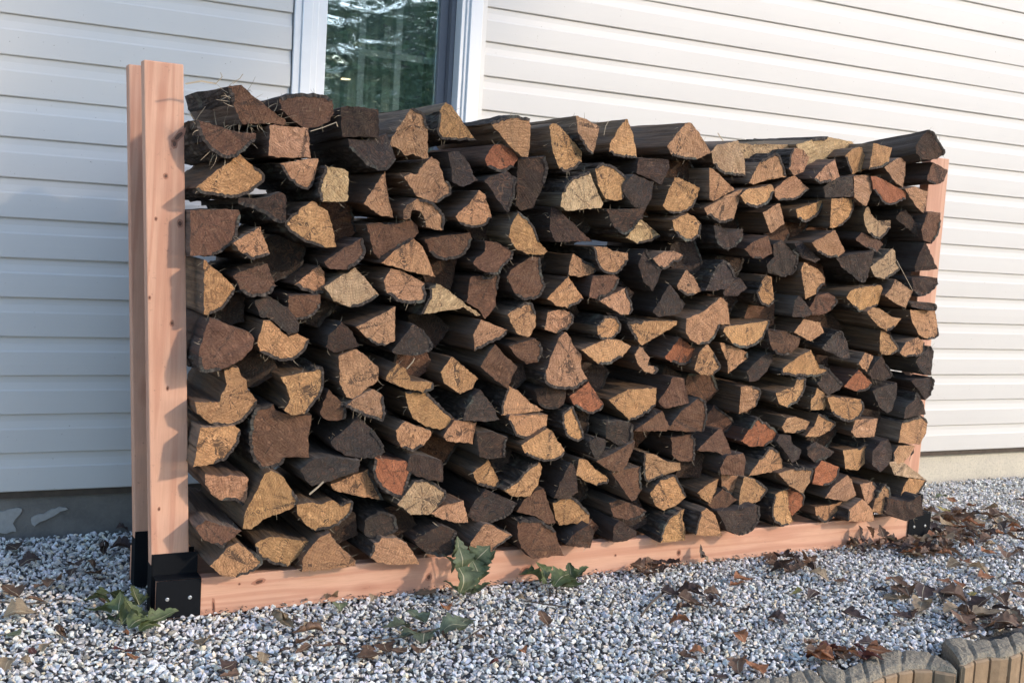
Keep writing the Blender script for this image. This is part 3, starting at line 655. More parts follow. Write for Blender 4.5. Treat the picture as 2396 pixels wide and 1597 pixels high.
# ------------------------------------------------------------------ split logs: outline of each cut end, colour, which edges carry bark
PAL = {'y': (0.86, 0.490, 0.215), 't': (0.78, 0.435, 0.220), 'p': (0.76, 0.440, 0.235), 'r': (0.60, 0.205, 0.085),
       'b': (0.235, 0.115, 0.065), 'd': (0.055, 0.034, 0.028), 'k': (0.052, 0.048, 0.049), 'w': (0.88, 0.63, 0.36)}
TILT = {'y': 0.10, 'w': 0.14, 't': 0.04, 'p': 0.04, 'r': 0.04, 'b': -0.16, 'd': -0.34, 'k': -0.26}
CW = {'y': 'yellow-tan', 't': 'tan', 'p': 'pinkish', 'r': 'orange-red', 'b': 'brown', 'd': 'dark brown', 'k': 'blackish', 'w': 'pale cream'}
ANCH = {0: 'the big dark log topmost beside the left post', 3: 'the dark half-round beside the left post', 6: 'the tall pink log with a black hollow', 9: 'the pale squarish log', 12: 'the wide tan quarter below the pale square', 16: 'the orange fan end under the top row',
        18: 'the big kite-shaped tan log near the top', 22: 'the pale quarter right of the dark block', 32: 'the broad pointed log on top', 33: 'the whitish log with four drilled holes', 47: 'the bright round end with a hollow',
        59: 'the dark log topmost at the right', 65: 'the pale crescent-shaped log', 63: 'the orange log near the upper right', 84: 'the bright half-moon beside the left post', 88: 'the pale grub-chewed quarter', 99: 'the brown round-bottomed tongue-shaped log',
        105: 'the ragged pale triangle mid-stack', 108: 'the small round end with torn white wood', 118: 'the dark log with a torn white patch', 120: 'the small yellow knob-ended log', 122: 'the hooked tan log', 112: 'the steeple-shaped log', 131: 'the large cracked log low on the left',
        134: 'the big brown log with a square tab', 137: 'the large blue-grey quarter', 141: 'the brick-red quarter low on the left', 156: 'the orange-red shield-shaped log', 157: 'the broad yellow fan mid-right', 167: 'the reddish log with a pale rim',
        174: 'the small bright rectangular end', 180: 'the small orange fan on the right', 190: 'the round-topped log low on the right', 193: 'the log with a row of holes', 194: 'the half-round with a dark slot', 201: 'the brown log with a white rim',
        203: 'the dark grey fan near the rail', 207: 'the dark log overhanging the rail', 228: 'the black log on the right bracket', 230: 'the rust-red quarter low on the right', 222: 'the yellow half-moon low on the right', 212: 'the half-shaded diamond log', 171: 'the bright yellow half-moon wedge', 151: 'the lower mid-stack shell-shaped log'}
ANL = {0: 'big dark split log, topmost beside the left post', 3: 'dark half-round log with an orange chip mark beside the left post', 6: 'tall pink log with a black hollow at its tip, in the top row', 9: 'pale cream squarish log, brightest end on the upper left'}
recs = []
for ln in LOGS.strip().split('\n'):
    q = ln.split(); recs.append((q[0], q[1], [tuple(map(float, t.split(','))) for t in q[2:]]))
# logs sunk deep between the others: found as the dark hollows left between the drawn ends
CR_, SR_ = CR, SR
def rinv(v): return Vector((v.x * CR + v.y * SR, -v.x * SR + v.y * CR, v.z))
CAMR = rinv(CAM)
def onplane(u, v, y0, x0, z0, a, b):
    d = rinv(ray(u, v)); k = y0 - CAMR.y + a * (CAMR.x - x0) + b * (CAMR.z - z0)
    t = k / (d.y - a * d.x - b * d.z); return CAMR + d * t
def to_px(x, y, z):
    q = rk(x, y, z) - CAM; f = q.dot(FWD); return 1198 + FPX * q.dot(RIGHT) / f, 798.5 - FPX * q.dot(UP) / f
YOVER = {}
def find_hollows():
    st = 0.005; gx = np.arange(0.09, 2.50, st); gz = np.arange(0.09, 1.34, st); GX, GZ = np.meshgrid(gx, gz)
    occ = np.zeros(GX.shape, bool)
    for _, _, P in recs:
        Q = [onplane(u, v, -0.035, 0, 0, 0, 0) for u, v in P]; q = [(a.x, a.z) for a in Q]; ins = np.zeros(GX.shape, bool)
        for i in range(len(q)):
            (x1, y1), (x2, y2) = q[i], q[i - 1]
            if y1 == y2: continue
            ins ^= ((y1 > GZ) != (y2 > GZ)) & (GX < (x2 - x1) * (GZ - y1) / (y2 - y1) + x1)
        occ |= ins
    top = np.where(occ.any(0), gz[len(gz) - 1 - occ[::-1].argmax(0)], 0)
    top = np.array([top[max(0, i - 12):i + 13].min() for i in range(len(top))])
    ox, oz = GX[occ], GZ[occ]; cand = []
    free = (~occ) & (GZ < top[None, :] - 0.02) & (GZ > 0.11)
    cx, cz = GX[free], GZ[free]
    pts = np.stack([cx, cz], 1)[::2]; r = np.empty(len(pts))
    edge = occ & ~(np.roll(occ, 1, 0) & np.roll(occ, -1, 0) & np.roll(occ, 1, 1) & np.roll(occ, -1, 1)); ex, ez = GX[edge], GZ[edge]
    for i in range(0, len(pts), 400):
        d2 = (pts[i:i + 400, 0:1] - ex[None]) ** 2 + (pts[i:i + 400, 1:2] - ez[None]) ** 2; r[i:i + 400] = np.sqrt(d2.min(1))
    r = np.minimum(r, pts[:, 0] - 0.088); out = []
    while len(out) < 56:
        k = int(r.argmax())
        if r[k] < 0.014: break
        out.append((pts[k, 0], pts[k, 1], min(r[k], 0.045))); d = np.hypot(pts[:, 0] - pts[k, 0], pts[:, 1] - pts[k, 1]) - min(r[k], 0.045) * 1.25
        r = np.minimum(r, np.maximum(d, 0))
    return out
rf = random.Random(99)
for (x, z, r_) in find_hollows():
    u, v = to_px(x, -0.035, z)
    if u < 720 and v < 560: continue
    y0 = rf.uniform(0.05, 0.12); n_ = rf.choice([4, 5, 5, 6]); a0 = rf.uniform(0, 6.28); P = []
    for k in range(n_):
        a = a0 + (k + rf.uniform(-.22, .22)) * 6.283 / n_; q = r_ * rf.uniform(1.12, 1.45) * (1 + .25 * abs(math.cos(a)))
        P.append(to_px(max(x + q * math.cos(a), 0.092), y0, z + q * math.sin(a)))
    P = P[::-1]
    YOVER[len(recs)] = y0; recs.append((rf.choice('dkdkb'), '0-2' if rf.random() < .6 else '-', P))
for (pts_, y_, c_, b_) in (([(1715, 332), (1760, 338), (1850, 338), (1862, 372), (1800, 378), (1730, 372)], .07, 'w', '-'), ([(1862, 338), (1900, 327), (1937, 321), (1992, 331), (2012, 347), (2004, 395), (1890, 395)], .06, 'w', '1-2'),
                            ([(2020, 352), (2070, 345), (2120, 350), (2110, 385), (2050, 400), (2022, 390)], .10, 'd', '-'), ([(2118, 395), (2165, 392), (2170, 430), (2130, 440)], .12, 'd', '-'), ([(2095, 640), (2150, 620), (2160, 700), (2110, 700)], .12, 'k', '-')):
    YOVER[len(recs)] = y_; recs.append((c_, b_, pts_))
PITCH = {59: -0.115}

CENT = [(sum(x for x, y in P) / len(P), sum(y for x, y in P) / len(P)) for _, _, P in recs]
AREA = [abs(sum(P[i][0] * P[(i + 1) % len(P)][1] - P[(i + 1) % len(P)][0] * P[i][1] for i in range(len(P)))) / 2 for _, _, P in recs]
def shape_word(i):
    c, b, P = recs[i]; xs = [p[0] for p in P]; ys = [p[1] for p in P]; w_, h_ = max(xs) - min(xs), max(ys) - min(ys)
    fill = AREA[i] / (w_ * h_)
    if fill > 0.80: return 'blocky'
    if h_ > 1.35 * w_: return 'tall'
    if w_ > 1.9 * h_: return 'long flat'
    if fill < 0.56: return 'wedge-shaped'
    if b != '-' and fill > 0.68: return 'rounded'
    return 'quarter' if b != '-' else 'angular'
DIRS = ['right of', 'lower right of', 'below', 'lower left of', 'left of', 'upper left of', 'above', 'upper right of']
def sector(a, b):
    ang = math.degrees(math.atan2(b[1] - a[1], b[0] - a[0])) % 360
    return int(((ang + 22.5) % 360) // 45)
used = set(); LABELS = {}
for i in range(len(recs)):
    if i in ANCH:
        ph = ANL.get(i) or ANCH[i].replace('the ', '', 1)
        if 'log' not in ph: ph += ', a split log'
        if len(ph.split()) < 4: ph += ' in the rack'
        LABELS[i] = ph; used.add(ph)
for i in range(len(recs)):
    if i in LABELS: continue
    c = CENT[i]; done = False
    size = 'small ' if AREA[i] < 2100 else ('large ' if AREA[i] > 6500 else '')
    for a in sorted(ANCH, key=lambda k: math.hypot(CENT[k][0] - c[0], CENT[k][1] - c[1])):
        s_ = sector(CENT[a], c); dd = math.hypot(CENT[a][0] - c[0], CENT[a][1] - c[1])
        same = sorted(math.hypot(CENT[a][0] - CENT[j][0], CENT[a][1] - CENT[j][1]) for j in range(len(recs)) if j != a and sector(CENT[a], CENT[j]) == s_)
        rank = sum(1 for q_ in same if q_ < dd - 1e-6)
        if rank > 2: continue
        rw = ['nearest', 'second log', 'third log'][rank]
        an = ANCH[a] if len(ANCH[a].split()) < 8 else ' '.join(ANCH[a].split()[:7])
        lab = f"{size}{'sunken ' if i in YOVER else ''}{CW[recs[i][0]]} {shape_word(i)} log, {['just', 'second', 'third'][rank]} {DIRS[s_]} {ANCH[a]}"
        if lab in used or len(lab.split()) > 16: continue
        LABELS[i] = lab; used.add(lab); done = True; break
    if not done: LABELS[i] = f"{size}{CW[recs[i][0]]} {shape_word(i)} split log at {int(c[0] / 24)} percent across the stack"

def circ(p, q, r_):
    ax, ay = p; bx, by = q; cx, cy = r_
    D = 2 * (ax * (by - cy) + bx * (cy - ay) + cx * (ay - by))
    if abs(D) < 1e-9: return None
    ux = ((ax * ax + ay * ay) * (by - cy) + (bx * bx + by * by) * (cy - ay) + (cx * cx + cy * cy) * (ay - by)) / D
    uy = ((ax * ax + ay * ay) * (cx - bx) + (bx * bx + by * by) * (ax - cx) + (cx * cx + cy * cy) * (bx - ax)) / D
    return ux, uy
def smoothn(x, y, z): return noise.noise(Vector((x, y, z)))

M_FIB = mat_plain('wood_fibre', (0.42, 0.33, 0.22), 0.8, 0, 200, 0.3, 0)
def strand(vs, fs, p, d, ln, r0):
    k0 = len(vs); n = 5; d = d.normalized(); side = d.orthogonal().normalized(); up2 = d.cross(side)
    curl = Vector((random.uniform(-1, 1), random.uniform(-1, 0.4), random.uniform(-1, 1))) * 0.5
    q = p.copy(); dd = d.copy()
    for i in range(n):
        rr = r0 * (1 - i / n * 0.8)
        for a in (0, 2.09, 4.19): vs.append(tuple(q + side * rr * math.cos(a) + up2 * rr * math.sin(a)))
        q = q + dd * ln / n; dd = (dd + curl * 0.5).normalized()
    for i in range(n - 1):
        for a in range(3):
            x = k0 + i * 3 + a; y = k0 + i * 3 + (a + 1) % 3; fs.append((x, y, y + 3, x + 3))

def make_log(idx):
    c, b, P = recs[idx]; rr = random.Random(1000 + idx); u0, v0 = CENT[idx]
    y0 = -0.027 + rr.uniform(-0.024, 0.018)
    if idx in YOVER: y0 = YOVER[idx]
    ta = TILT[c] + rr.uniform(-0.09, 0.09); tb = rr.uniform(-0.10, 0.10)
    c0 = onplane(u0, v0, y0, 0, 0, 0, 0)
    pts = [onplane(u, v, y0, c0.x, c0.z, ta, tb) for u, v in P]
    zmin = min(p.z for p in pts)
    if zmin < RH + 0.004:                      # the log lies on the rails: bring its end forward until it does
        y0 -= min(0.026, (RH + 0.004 - zmin) / 0.27)
        c0 = onplane(u0, v0, y0, 0, 0, 0, 0); tb *= 0.3
        pts = [onplane(u, v, y0, c0.x, c0.z, ta, tb) for u, v in P]
    poly = [(p.x - c0.x, p.z - c0.z) for p in pts]
    ar = sum(poly[i][0] * poly[(i + 1) % len(poly)][1] - poly[(i + 1) % len(poly)][0] * poly[i][1] for i in range(len(poly)))
    n0 = len(poly); flags = [False] * n0
    if b != '-':
        s_, e_ = map(int, b.split("-")); e_ %= n0; s_ %= n0; k = s_
        if s_ == e_: flags[s_] = True; k = (k + 1) % n0
        while k != e_: flags[k] = True; k = (k + 1) % n0
    if ar < 0: poly = poly[::-1]; flags = flags[::-1]; flags = flags[1:] + flags[:1]
    # resample with rounded corners on bark arcs and small raggedness
    O, F = [], []
    for i in range(n0):
        p0, p1, p2, p3 = poly[i - 1], poly[i], poly[(i + 1) % n0], poly[(i + 2) % n0]
        ln = math.hypot(p2[0] - p1[0], p2[1] - p1[1]); m = max(1, round(ln / 0.0065))
        t0 = flags[i - 1]; t3 = flags[(i + 1) % n0]
        for j in range(m):
            t = j / m
            if flags[i]:
                a0 = p0 if t0 else (2 * p1[0] - p2[0], 2 * p1[1] - p2[1]); a3 = p3 if t3 else (2 * p2[0] - p1[0], 2 * p2[1] - p1[1])
                x, y = [0.5 * (2 * p1[k] + (p2[k] - a0[k]) * t + (2 * a0[k] - 5 * p1[k] + 4 * p2[k] - a3[k]) * t * t + (3 * p1[k] - a0[k] - 3 * p2[k] + a3[k]) * t ** 3) for k in (0, 1)]
            else: x, y = p1[0] + (p2[0] - p1[0]) * t, p1[1] + (p2[1] - p1[1]) * t
            O.append((x, y)); F.append(flags[i])
    n = len(O)
    nor = []
    for i in range(n):
        a, d_ = O[i - 1], O[(i + 1) % n]; dx, dy = d_[0] - a[0], d_[1] - a[1]; l_ = math.hypot(dx, dy) or 1
        nor.append((dy / l_, -dx / l_))
    O2 = []
    for i in range(n):
        am = 0.0030 if F[i] else 0.0021
        k = (smoothn(O[i][0] * 90, O[i][1] * 90, idx * 3.1) + 0.6 * rr.uniform(-1, 1)) * am
        O2.append((O[i][0] + nor[i][0] * k, O[i][1] + nor[i][1] * k))
    BT = 0.0045 + 0.002 * rr.random()
    nb = [F[i] and (F[i - 1]) for i in range(n)]
    IN = [(O2[i][0] - nor[i][0] * BT, O2[i][1] - nor[i][1] * BT) if nb[i] else O2[i] for i in range(n)]
    LEN = rr.uniform(0.385, 0.425) - (0.05 if idx in YOVER else 0)
    if y0 < -0.045: LEN += 0.03
    yaw = rr.uniform(-0.035, 0.035); pit = rr.uniform(-0.02, 0.02); scl = rr.uniform(-0.02, 0.08)
    pit = PITCH.get(idx, pit)
    if u0 < 520: yaw = abs(yaw) * 0.6
    if u0 > 2120: yaw = -abs(yaw)
    S = [0.0, 0.006, 0.03, 0.07, 0.12, 0.18, 0.25, 0.32, LEN]
    def face_y(x, z): return ta * x + tb * z
    def ring(Q, s, amp, back=False):
        out = []
        for i, (x, z) in enumerate(Q):
            f = 1 + scl * s / LEN
            k = (smoothn(i * 0.45, s * 9, idx) * 1.0 + smoothn(i * 1.7, s * 22, idx + 40) * 0.5) * amp * (1 if s > 0.004 else 0)
            X = x * f + nor[i][0] * k + yaw * s; Z = z * f + nor[i][1] * k + pit * s
            Y = s + face_y(x, z) * (1 - s / LEN)
            ax, az = X + c0.x, Z + c0.z                    # keep clear of the left post and of the rails
            lim = 0.0906 + LEAN * (az / 1.3) + 0.001
            if Y + y0 > PY - 0.006 and ax < lim: X = lim - c0.x
            if Y + y0 > -0.012 and az < RH + 0.0015: Z = RH + 0.0015 - c0.z
            if Y + y0 > 0.07 and ax > 2.475: X = 2.475 - c0.x
            out.append((X, Y, Z))
        return out
    def xf(lst): return lst
    per = [0.0]
    for i in range(1, n): per.append(per[-1] + math.hypot(O2[i][0] - O2[i - 1][0], O2[i][1] - O2[i - 1][1]))
    # body sides
    vs, fs, fl = [], [], []
    for s in S:
        vs += ring(IN, s, 0.0030); fl += [(per[i], s, 0) for i in range(n)]
    for j in range(len(S) - 1):
        for i in range(n):
            a = j * n + i; d_ = j * n + (i + 1) % n; fs.append((a, d_, d_ + n, a + n))
    fs.append(tuple(range((len(S) - 1) * n, len(S) * n)))
    loc = rk(c0.x, y0, c0.z)
    root = mesh_obj('split_log', vs, fs, M_FLANK, None, True, loc, RY, {'fl': fl})
    hsv = rr.uniform(0.80, 1.08); base = tuple(min(0.88, k * hsv * q_) for k, q_ in zip(PAL[c], (1.0, rr.uniform(0.94, 1.01), rr.uniform(0.90, 1.08))))
    root.color = (*base, 1)
    tag(root, LABELS[idx], 'log', 'split firewood logs stacked in the rack')
    # cut end: triangulated, slightly uneven
    xs = [p[0] for p in IN]; zs = [p[1] for p in IN]
    pin = [Vector(p) for p in IN]; extra = []
    g = 0.0085
    def inside(x, y):
        r_ = False
        for i in range(n):
            (x1, y1), (x2, y2) = IN[i], IN[i - 1]
            if (y1 > y) != (y2 > y) and x < (x2 - x1) * (y - y1) / (y2 - y1) + x1: r_ = not r_
        return r_
    gx = min(xs)
    while gx < max(xs):
        gz = min(zs)
        while gz < max(zs):
            x, z = gx + rr.uniform(-.3, .3) * g, gz + rr.uniform(-.3, .3) * g
            if inside(x, z) and min((x - q[0]) ** 2 + (z - q[1]) ** 2 for q in IN) > (0.0035) ** 2: extra.append(Vector((x, z)))
            gz += g
        gx += g
    try:
        res = delaunay_2d_cdt(pin + extra, [], [list(range(n))], 1, 1e-6)
        cv, cf = res[0], res[2]
    except Exception: cv, cf = pin, [list(range(n))]
    # pith: centre of the bark arc, else a corner
    pith = None
    arc = [IN[i] for i in range(n) if nb[i]]
    if len(arc) > 8:
        start = next((i for i in range(n) if nb[i] and not nb[i - 1]), 0)
        seq = []; k = start
        while nb[k] and len(seq) < n: seq.append(IN[k]); k = (k + 1) % n
        q_ = circ(seq[0], seq[len(seq) // 2], seq[-1]) if len(seq) > 6 else None
        if q_ and math.hypot(*q_) < 0.16: pith = q_
    if pith is None:
        k = rr.randrange(n0); pith = (poly[k][0] * rr.uniform(0.7, 1.3), poly[k][1] * rr.uniform(0.7, 1.3))
    dirn = rr.uniform(0, 3.14); ev, gr = [], []
    first = ring(IN, 0.0, 0.0)
    lut = {(round(IN[i][0], 6), round(IN[i][1], 6)): first[i] for i in range(n)}
    for p in cv:
        k = (round(p.x, 6), round(p.y, 6))
        if k in lut: ev.append((lut[k][0], lut[k][1] - 0.0001, lut[k][2]))
        else:
            hgt = smoothn((p.x * math.cos(dirn) + p.y * math.sin(dirn)) * 60, (p.x - p.y) * 12, idx) * 0.0030 + smoothn(p.x * 25, p.y * 25, idx + 7) * 0.0030
            ev.append((p.x, face_y(p.x, p.y) + hgt, p.y))
        gr.append((p.x - pith[0], p.y - pith[1], rr.random()))
    e_ = mesh_obj('cut_end', ev, [tuple(f) for f in cf], M_END, root, False, None, 0, {'gr': gr}); e_.color = (*base, 1)
    # bark skin with its own thickness
    if any(nb):
        vs, fs, fl = [], [], []; idm = {}
        use = [i for i in range(n) if nb[i] or nb[(i + 1) % n] or nb[i - 1]]
        OUT = [O2[i] for i in range(n)]
        for layer, Q, am in ((0, OUT, 0.0075), (1, IN, 0.0030)):
            for j, s in enumerate(S):
                rg = ring(Q, s, am)
                for i in use:
                    x, y, z = rg[i]
                    if layer == 1: x -= nor[i][0] * 0.0008; z -= nor[i][1] * 0.0008
                    else: x += nor[i][0] * 0.0006; z += nor[i][1] * 0.0006
                    yy = y - (0.0012 + 0.003 * abs(smoothn(i * 0.9, 3, idx)) if j == 0 else 0)
                    idm[(layer, j, i)] = len(vs); vs.append((x, yy, z)); fl.append((per[i], s, 0))
        us = set(use)
        for i in use:
            k = (i + 1) % n
            if k not in us: continue
            for j in range(len(S) - 1):
                fs.append((idm[0, j, i], idm[0, j, k], idm[0, j + 1, k], idm[0, j + 1, i]))
            fs.append((idm[0, 0, i], idm[1, 0, i], idm[1, 0, k], idm[0, 0, k]))
            fs.append((idm[0, len(S) - 1, i], idm[0, len(S) - 1, k], idm[1, len(S) - 1, k], idm[1, len(S) - 1, i]))
        bo = mesh_obj('bark', vs, fs, M_BARK, root, False, None, 0, {'fl': fl})
    # loose fibres at the rim
    nf = rr.choice([0, 3, 5, 8, 12])
    if nf or idx in (0, 3):  # shaggy root and bark hair
        random.seed(idx); vs, fs = [], []
        for _ in range(nf + (26 if idx in (0, 3) else 0)):
            i = rr.randrange(n)
            p = Vector((O2[i][0], face_y(*O2[i]) + rr.uniform(-0.001, 0.02), O2[i][1]))
            d_ = Vector((nor[i][0] + rr.uniform(-.8, .8), rr.uniform(-0.9, 0.2), nor[i][1] + rr.uniform(-.8, .8)))
            strand(vs, fs, p, d_, rr.uniform(0.008, 0.028) * (1.8 if idx in (0, 3) else 1), 0.0006 if idx not in (0, 3) else 0.0009)
        f_ = mesh_obj('loose_fibres', vs, fs, M_FIB, root); f_['kind'] = 'stuff'
    return root
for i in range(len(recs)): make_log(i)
# ------------------------------------------------------------------ gravel: one field of crushed stones
random.seed(11)
def stone_mesh(i):
    r_ = random.Random(i); bm = bmesh.new()
    sx, sy, sz = 1.0, r_.uniform(.55, .9), r_.uniform(.38, .7)
    for _ in range(r_.choice([9, 10, 12, 13])):
        v = Vector((r_.gauss(0, 1), r_.gauss(0, 1), r_.gauss(0, 1))).normalized() * r_.uniform(.82, 1.0)
        bm.verts.new((v.x * sx, v.y * sy, v.z * sz))
    h = bmesh.ops.convex_hull(bm, input=list(bm.verts))
    bmesh.ops.delete(bm, geom=list({g for g in h['geom_interior'] + h['geom_unused'] if isinstance(g, bmesh.types.BMVert)}), context='VERTS')
    bmesh.ops.bevel(bm, geom=list(bm.edges), offset=0.05, segments=1, affect='EDGES')
    me = bpy.data.meshes.new('stone'); bm.to_mesh(me); bm.free(); me.materials.append(M_STONE); return me
NV = 12
src = bpy.data.collections.new('stone_shapes')
for i in range(NV):
    o = bpy.data.objects.new('stone_%02d' % i, stone_mesh(i)); src.objects.link(o)
def field(x0, x1, y0, y1, pitch, z, zj, smin, smax):
    nx_, ny_ = int((x1 - x0) / pitch), int((y1 - y0) / pitch)
    X, Y = np.meshgrid(np.arange(nx_), np.arange(ny_)); X = X.ravel() * pitch + x0; Y = Y.ravel() * pitch + y0
    X = X + rng.uniform(-.5, .5, X.size) * pitch; Y = Y + rng.uniform(-.5, .5, X.size) * pitch
    s_ = rng.uniform(smin, smax, X.size) * np.where(rng.random(X.size) < .07, 1.4, 1.0) * np.where(rng.random(X.size) < .25, .7, 1.0)
    return X, Y, z + rng.uniform(-zj, zj, X.size), s_
parts_ = [field(-1.4, 5.2, -0.98, 0.812, 0.0150, -0.010, 0.003, 0.0070, 0.0105), field(-1.4, 5.2, -0.98, 0.812, 0.0158, 0.000, 0.004, 0.0052, 0.0112)]
X, Y, Z, Sx = [np.concatenate([p[k] for p in parts_]) for k in range(4)]
# the bed ends at the edging
def edge_y(x): return -0.835 + 0.20 * (x - 1.1)
def edge_line(x): return np.interp(x, [-1.4, 1.0, 1.19, 1.62, 2.24, 3.0, 5.2], [-0.98, -0.86, -0.79, -0.745, -0.60, -0.45, -0.02])
keep = Y > edge_line(X) - 0.045
und = np.array([0.006 * noise.noise(Vector((float(a) * 2.2, float(b_) * 2.2, 1))) for a, b_ in zip(X, Y)])
Z = Z + und
X, Y, Z, Sx = X[keep], Y[keep], Z[keep], Sx[keep]
n = X.size
t = rng.random(n); g = np.clip(rng.normal(.79, .11, n), .3, .9)
g = np.where(t > .91, np.clip(rng.uniform(.84, .9, n), 0, .9), g); g = np.where(t < .12, rng.uniform(.22, .42, n), g)
tint = np.stack([g * rng.uniform(.98, 1.07, n), g * rng.uniform(.97, 1.03, n), g * rng.uniform(.88, 1.01, n)], 1)
warm = rng.random(n) < .12; tint[warm] *= np.array([1.12, 0.98, 0.78])
me = bpy.data.meshes.new('gravel'); me.vertices.add(n); me.vertices.foreach_set('co', np.stack([X, Y, Z], 1).astype(np.float32).ravel())
for nm, typ, key, val in (('rot', 'FLOAT_VECTOR', 'vector', np.stack([rng.normal(0, .5, n), rng.normal(0, .5, n), rng.uniform(0, 6.28, n)], 1)), ('tint', 'FLOAT_VECTOR', 'vector', tint), ('siz', 'FLOAT', 'value', Sx), ('pick', 'INT', 'value', rng.integers(0, NV, n))):
    a = me.attributes.new(nm, typ, 'POINT'); a.data.foreach_set(key, (val.astype(np.int32) if typ == 'INT' else val.astype(np.float32)).ravel())
me.update()
grav = bpy.data.objects.new('gravel', me); COL.objects.link(grav); tag(grav, kind='stuff', label='crushed white and grey gravel covering the ground round the rack', cat='gravel')
ng = bpy.data.node_groups.new('scatter', 'GeometryNodeTree')
ng.interface.new_socket('Geometry', in_out='INPUT', socket_type='NodeSocketGeometry'); ng.interface.new_socket('Geometry', in_out='OUTPUT', socket_type='NodeSocketGeometry')
gi, go = ng.nodes.new('NodeGroupInput'), ng.nodes.new('NodeGroupOutput')
ip = ng.nodes.new('GeometryNodeInstanceOnPoints'); ci = ng.nodes.new('GeometryNodeCollectionInfo'); ci.inputs[0].default_value = src
ci.inputs['Separate Children'].default_value = True; ci.inputs['Reset Children'].default_value = True
def na(nm, typ):
    x = ng.nodes.new('GeometryNodeInputNamedAttribute'); x.data_type = typ; x.inputs[0].default_value = nm; return x.outputs[0]
e2r = ng.nodes.new('FunctionNodeEulerToRotation'); ng.links.new(na('rot', 'FLOAT_VECTOR'), e2r.inputs[0])
ng.links.new(gi.outputs[0], ip.inputs['Points']); ng.links.new(ci.outputs[0], ip.inputs['Instance']); ip.inputs['Pick Instance'].default_value = True
ng.links.new(na('pick', 'INT'), ip.inputs['Instance Index']); ng.links.new(e2r.outputs[0], ip.inputs['Rotation']); ng.links.new(na('siz', 'FLOAT'), ip.inputs['Scale'])
ng.links.new(ip.outputs[0], go.inputs[0])
md = grav.modifiers.new('scatter', 'NODES'); md.node_group = ng

# ------------------------------------------------------------------ leaves
def oak_mesh(seed, curl, lobes=5, bend=0.5):
    r_ = random.Random(seed); n_ = 30; vs, fs, fl = [], [], []
    for i in range(n_ + 1):
        t = i / n_; w_ = 0.40 * math.sin(math.pi * min(1, t * 1.02) ** 0.85) ** 0.8 * (0.56 + 0.44 * abs(math.cos(math.pi * lobes * t + 0.3)) ** 0.5) + 0.012
        if t < 0.08: w_ = 0.012
        cx = 0.06 * math.sin(t * 3 + seed)
        z = bend * 0.35 * math.sin(math.pi * t) + 0.05 * math.sin(7 * t + seed)
        for j in (-2, -1, 0, 1, 2):
            a = j / 2; ww = w_ * (r_.uniform(.9, 1.1) if abs(j) == 2 else 1)
            th = curl * a * (1 + 0.4 * math.sin(5 * t + seed))
            rr_ = ww
            x = cx + rr_ * math.sin(th) / max(abs(curl), .2) * 1.0 if abs(curl) > .2 else cx + a * ww
            zz = z + rr_ * (1 - math.cos(th)) / max(abs(curl), .2) + 0.02 * smoothn(a * 3, t * 9, seed)
            vs.append((x, t - 0.5, zz)); fl.append((a, t, seed))
    for i in range(n_):
        for j in range(4):
            a = i * 5 + j; fs.append((a, a + 1, a + 6, a + 5))
    me_ = bpy.data.meshes.new('leaf'); me_.from_pydata(vs, [], fs)
    at = me_.attributes.new('fl', 'FLOAT_VECTOR', 'POINT'); at.data.foreach_set('vector', np.array(fl, dtype=np.float32).ravel())
    me_.polygons.foreach_set('use_smooth', [True] * len(me_.polygons)); me_.update(); return me_
DRY = [oak_mesh(s_, c_, l_, b_) for s_, c_, l_, b_ in ((1, 1.0, 4, .25), (2, 1.7, 5, .15), (3, 0.6, 4, -.2), (4, -1.0, 5, .35), (5, .9, 3, .4), (6, 2.4, 4, .25), (7, .7, 3, .2), (8, -1.3, 4, .2))]
GRN = [oak_mesh(s_, c_, l_, b_) for s_, c_, l_, b_ in ((11, .5, 5, .35), (12, .9, 4, .6), (13, -.5, 5, .4), (14, 1.3, 4, .3))]
for m_ in DRY: m_.materials.append(M_DRY)
for m_ in GRN: m_.materials.append(M_GREEN)
LC = {'b': ((0.20, 0.115, 0.068), 'brown'), 'd': ((0.080, 0.050, 0.040), 'dark brown'), 'o': ((0.36, 0.15, 0.065), 'orange-brown'), 't': ((0.34, 0.25, 0.15), 'tan'), 'g': ((0.20, 0.23, 0.12), 'olive green'), 'y': ((0.46, 0.38, 0.12), 'yellow'), 'm': ((0.14, 0.045, 0.035), 'maroon')}
def leaf(u, v, c, px, rot=None, lift=0.010, label=None, group='fallen leaves on the gravel', roll=None, yat=None, where=''):
    p = on_z(u, v, lift) if yat is None else on_y(u, v, yat)
    d_ = (p - CAM).dot(FWD); size = px * d_ / FPX
    r_ = random
    o = bpy.data.objects.new('dead_leaf' if c != 'g' else 'fallen_leaf', r_.choice(DRY)); COL.objects.link(o)
    o.location = (p.x, p.y, p.z + 0.001); o.scale = (size, size, size * r_.uniform(.45, .9))
    o.rotation_euler = (r_.uniform(-.35, .35), r_.uniform(-.35, .35), r_.uniform(0, 6.28) if rot is None else rot) if roll is None else roll
    k = r_.uniform(.8, 1.25); o.color = (*[x * k for x in LC[c][0]], 1)
    tag(o, label or f'{LC[c][1]} curled oak leaf {where}', 'leaf', group); return o
random.seed(5)
def crop(ox, oy, s_, where, items):
    for it in items.split():
        x, y, c, sz = it.split(','); leaf(ox + float(x) / s_, oy + float(y) / s_, c, float(sz) / s_, where=where)
crop(0, 1200, 3.9217, 'lying in the gravel left of the rack', '170,930,t,300 100,730,b,300 560,1100,b,230 430,1230,t,180 300,1270,m,170 240,1360,t,130 90,1390,t,260 120,1120,g,170 1120,330,d,260 960,350,d,260 850,560,b,230 110,320,d,220 660,540,d,160 1120,150,d,130 930,620,d,180')
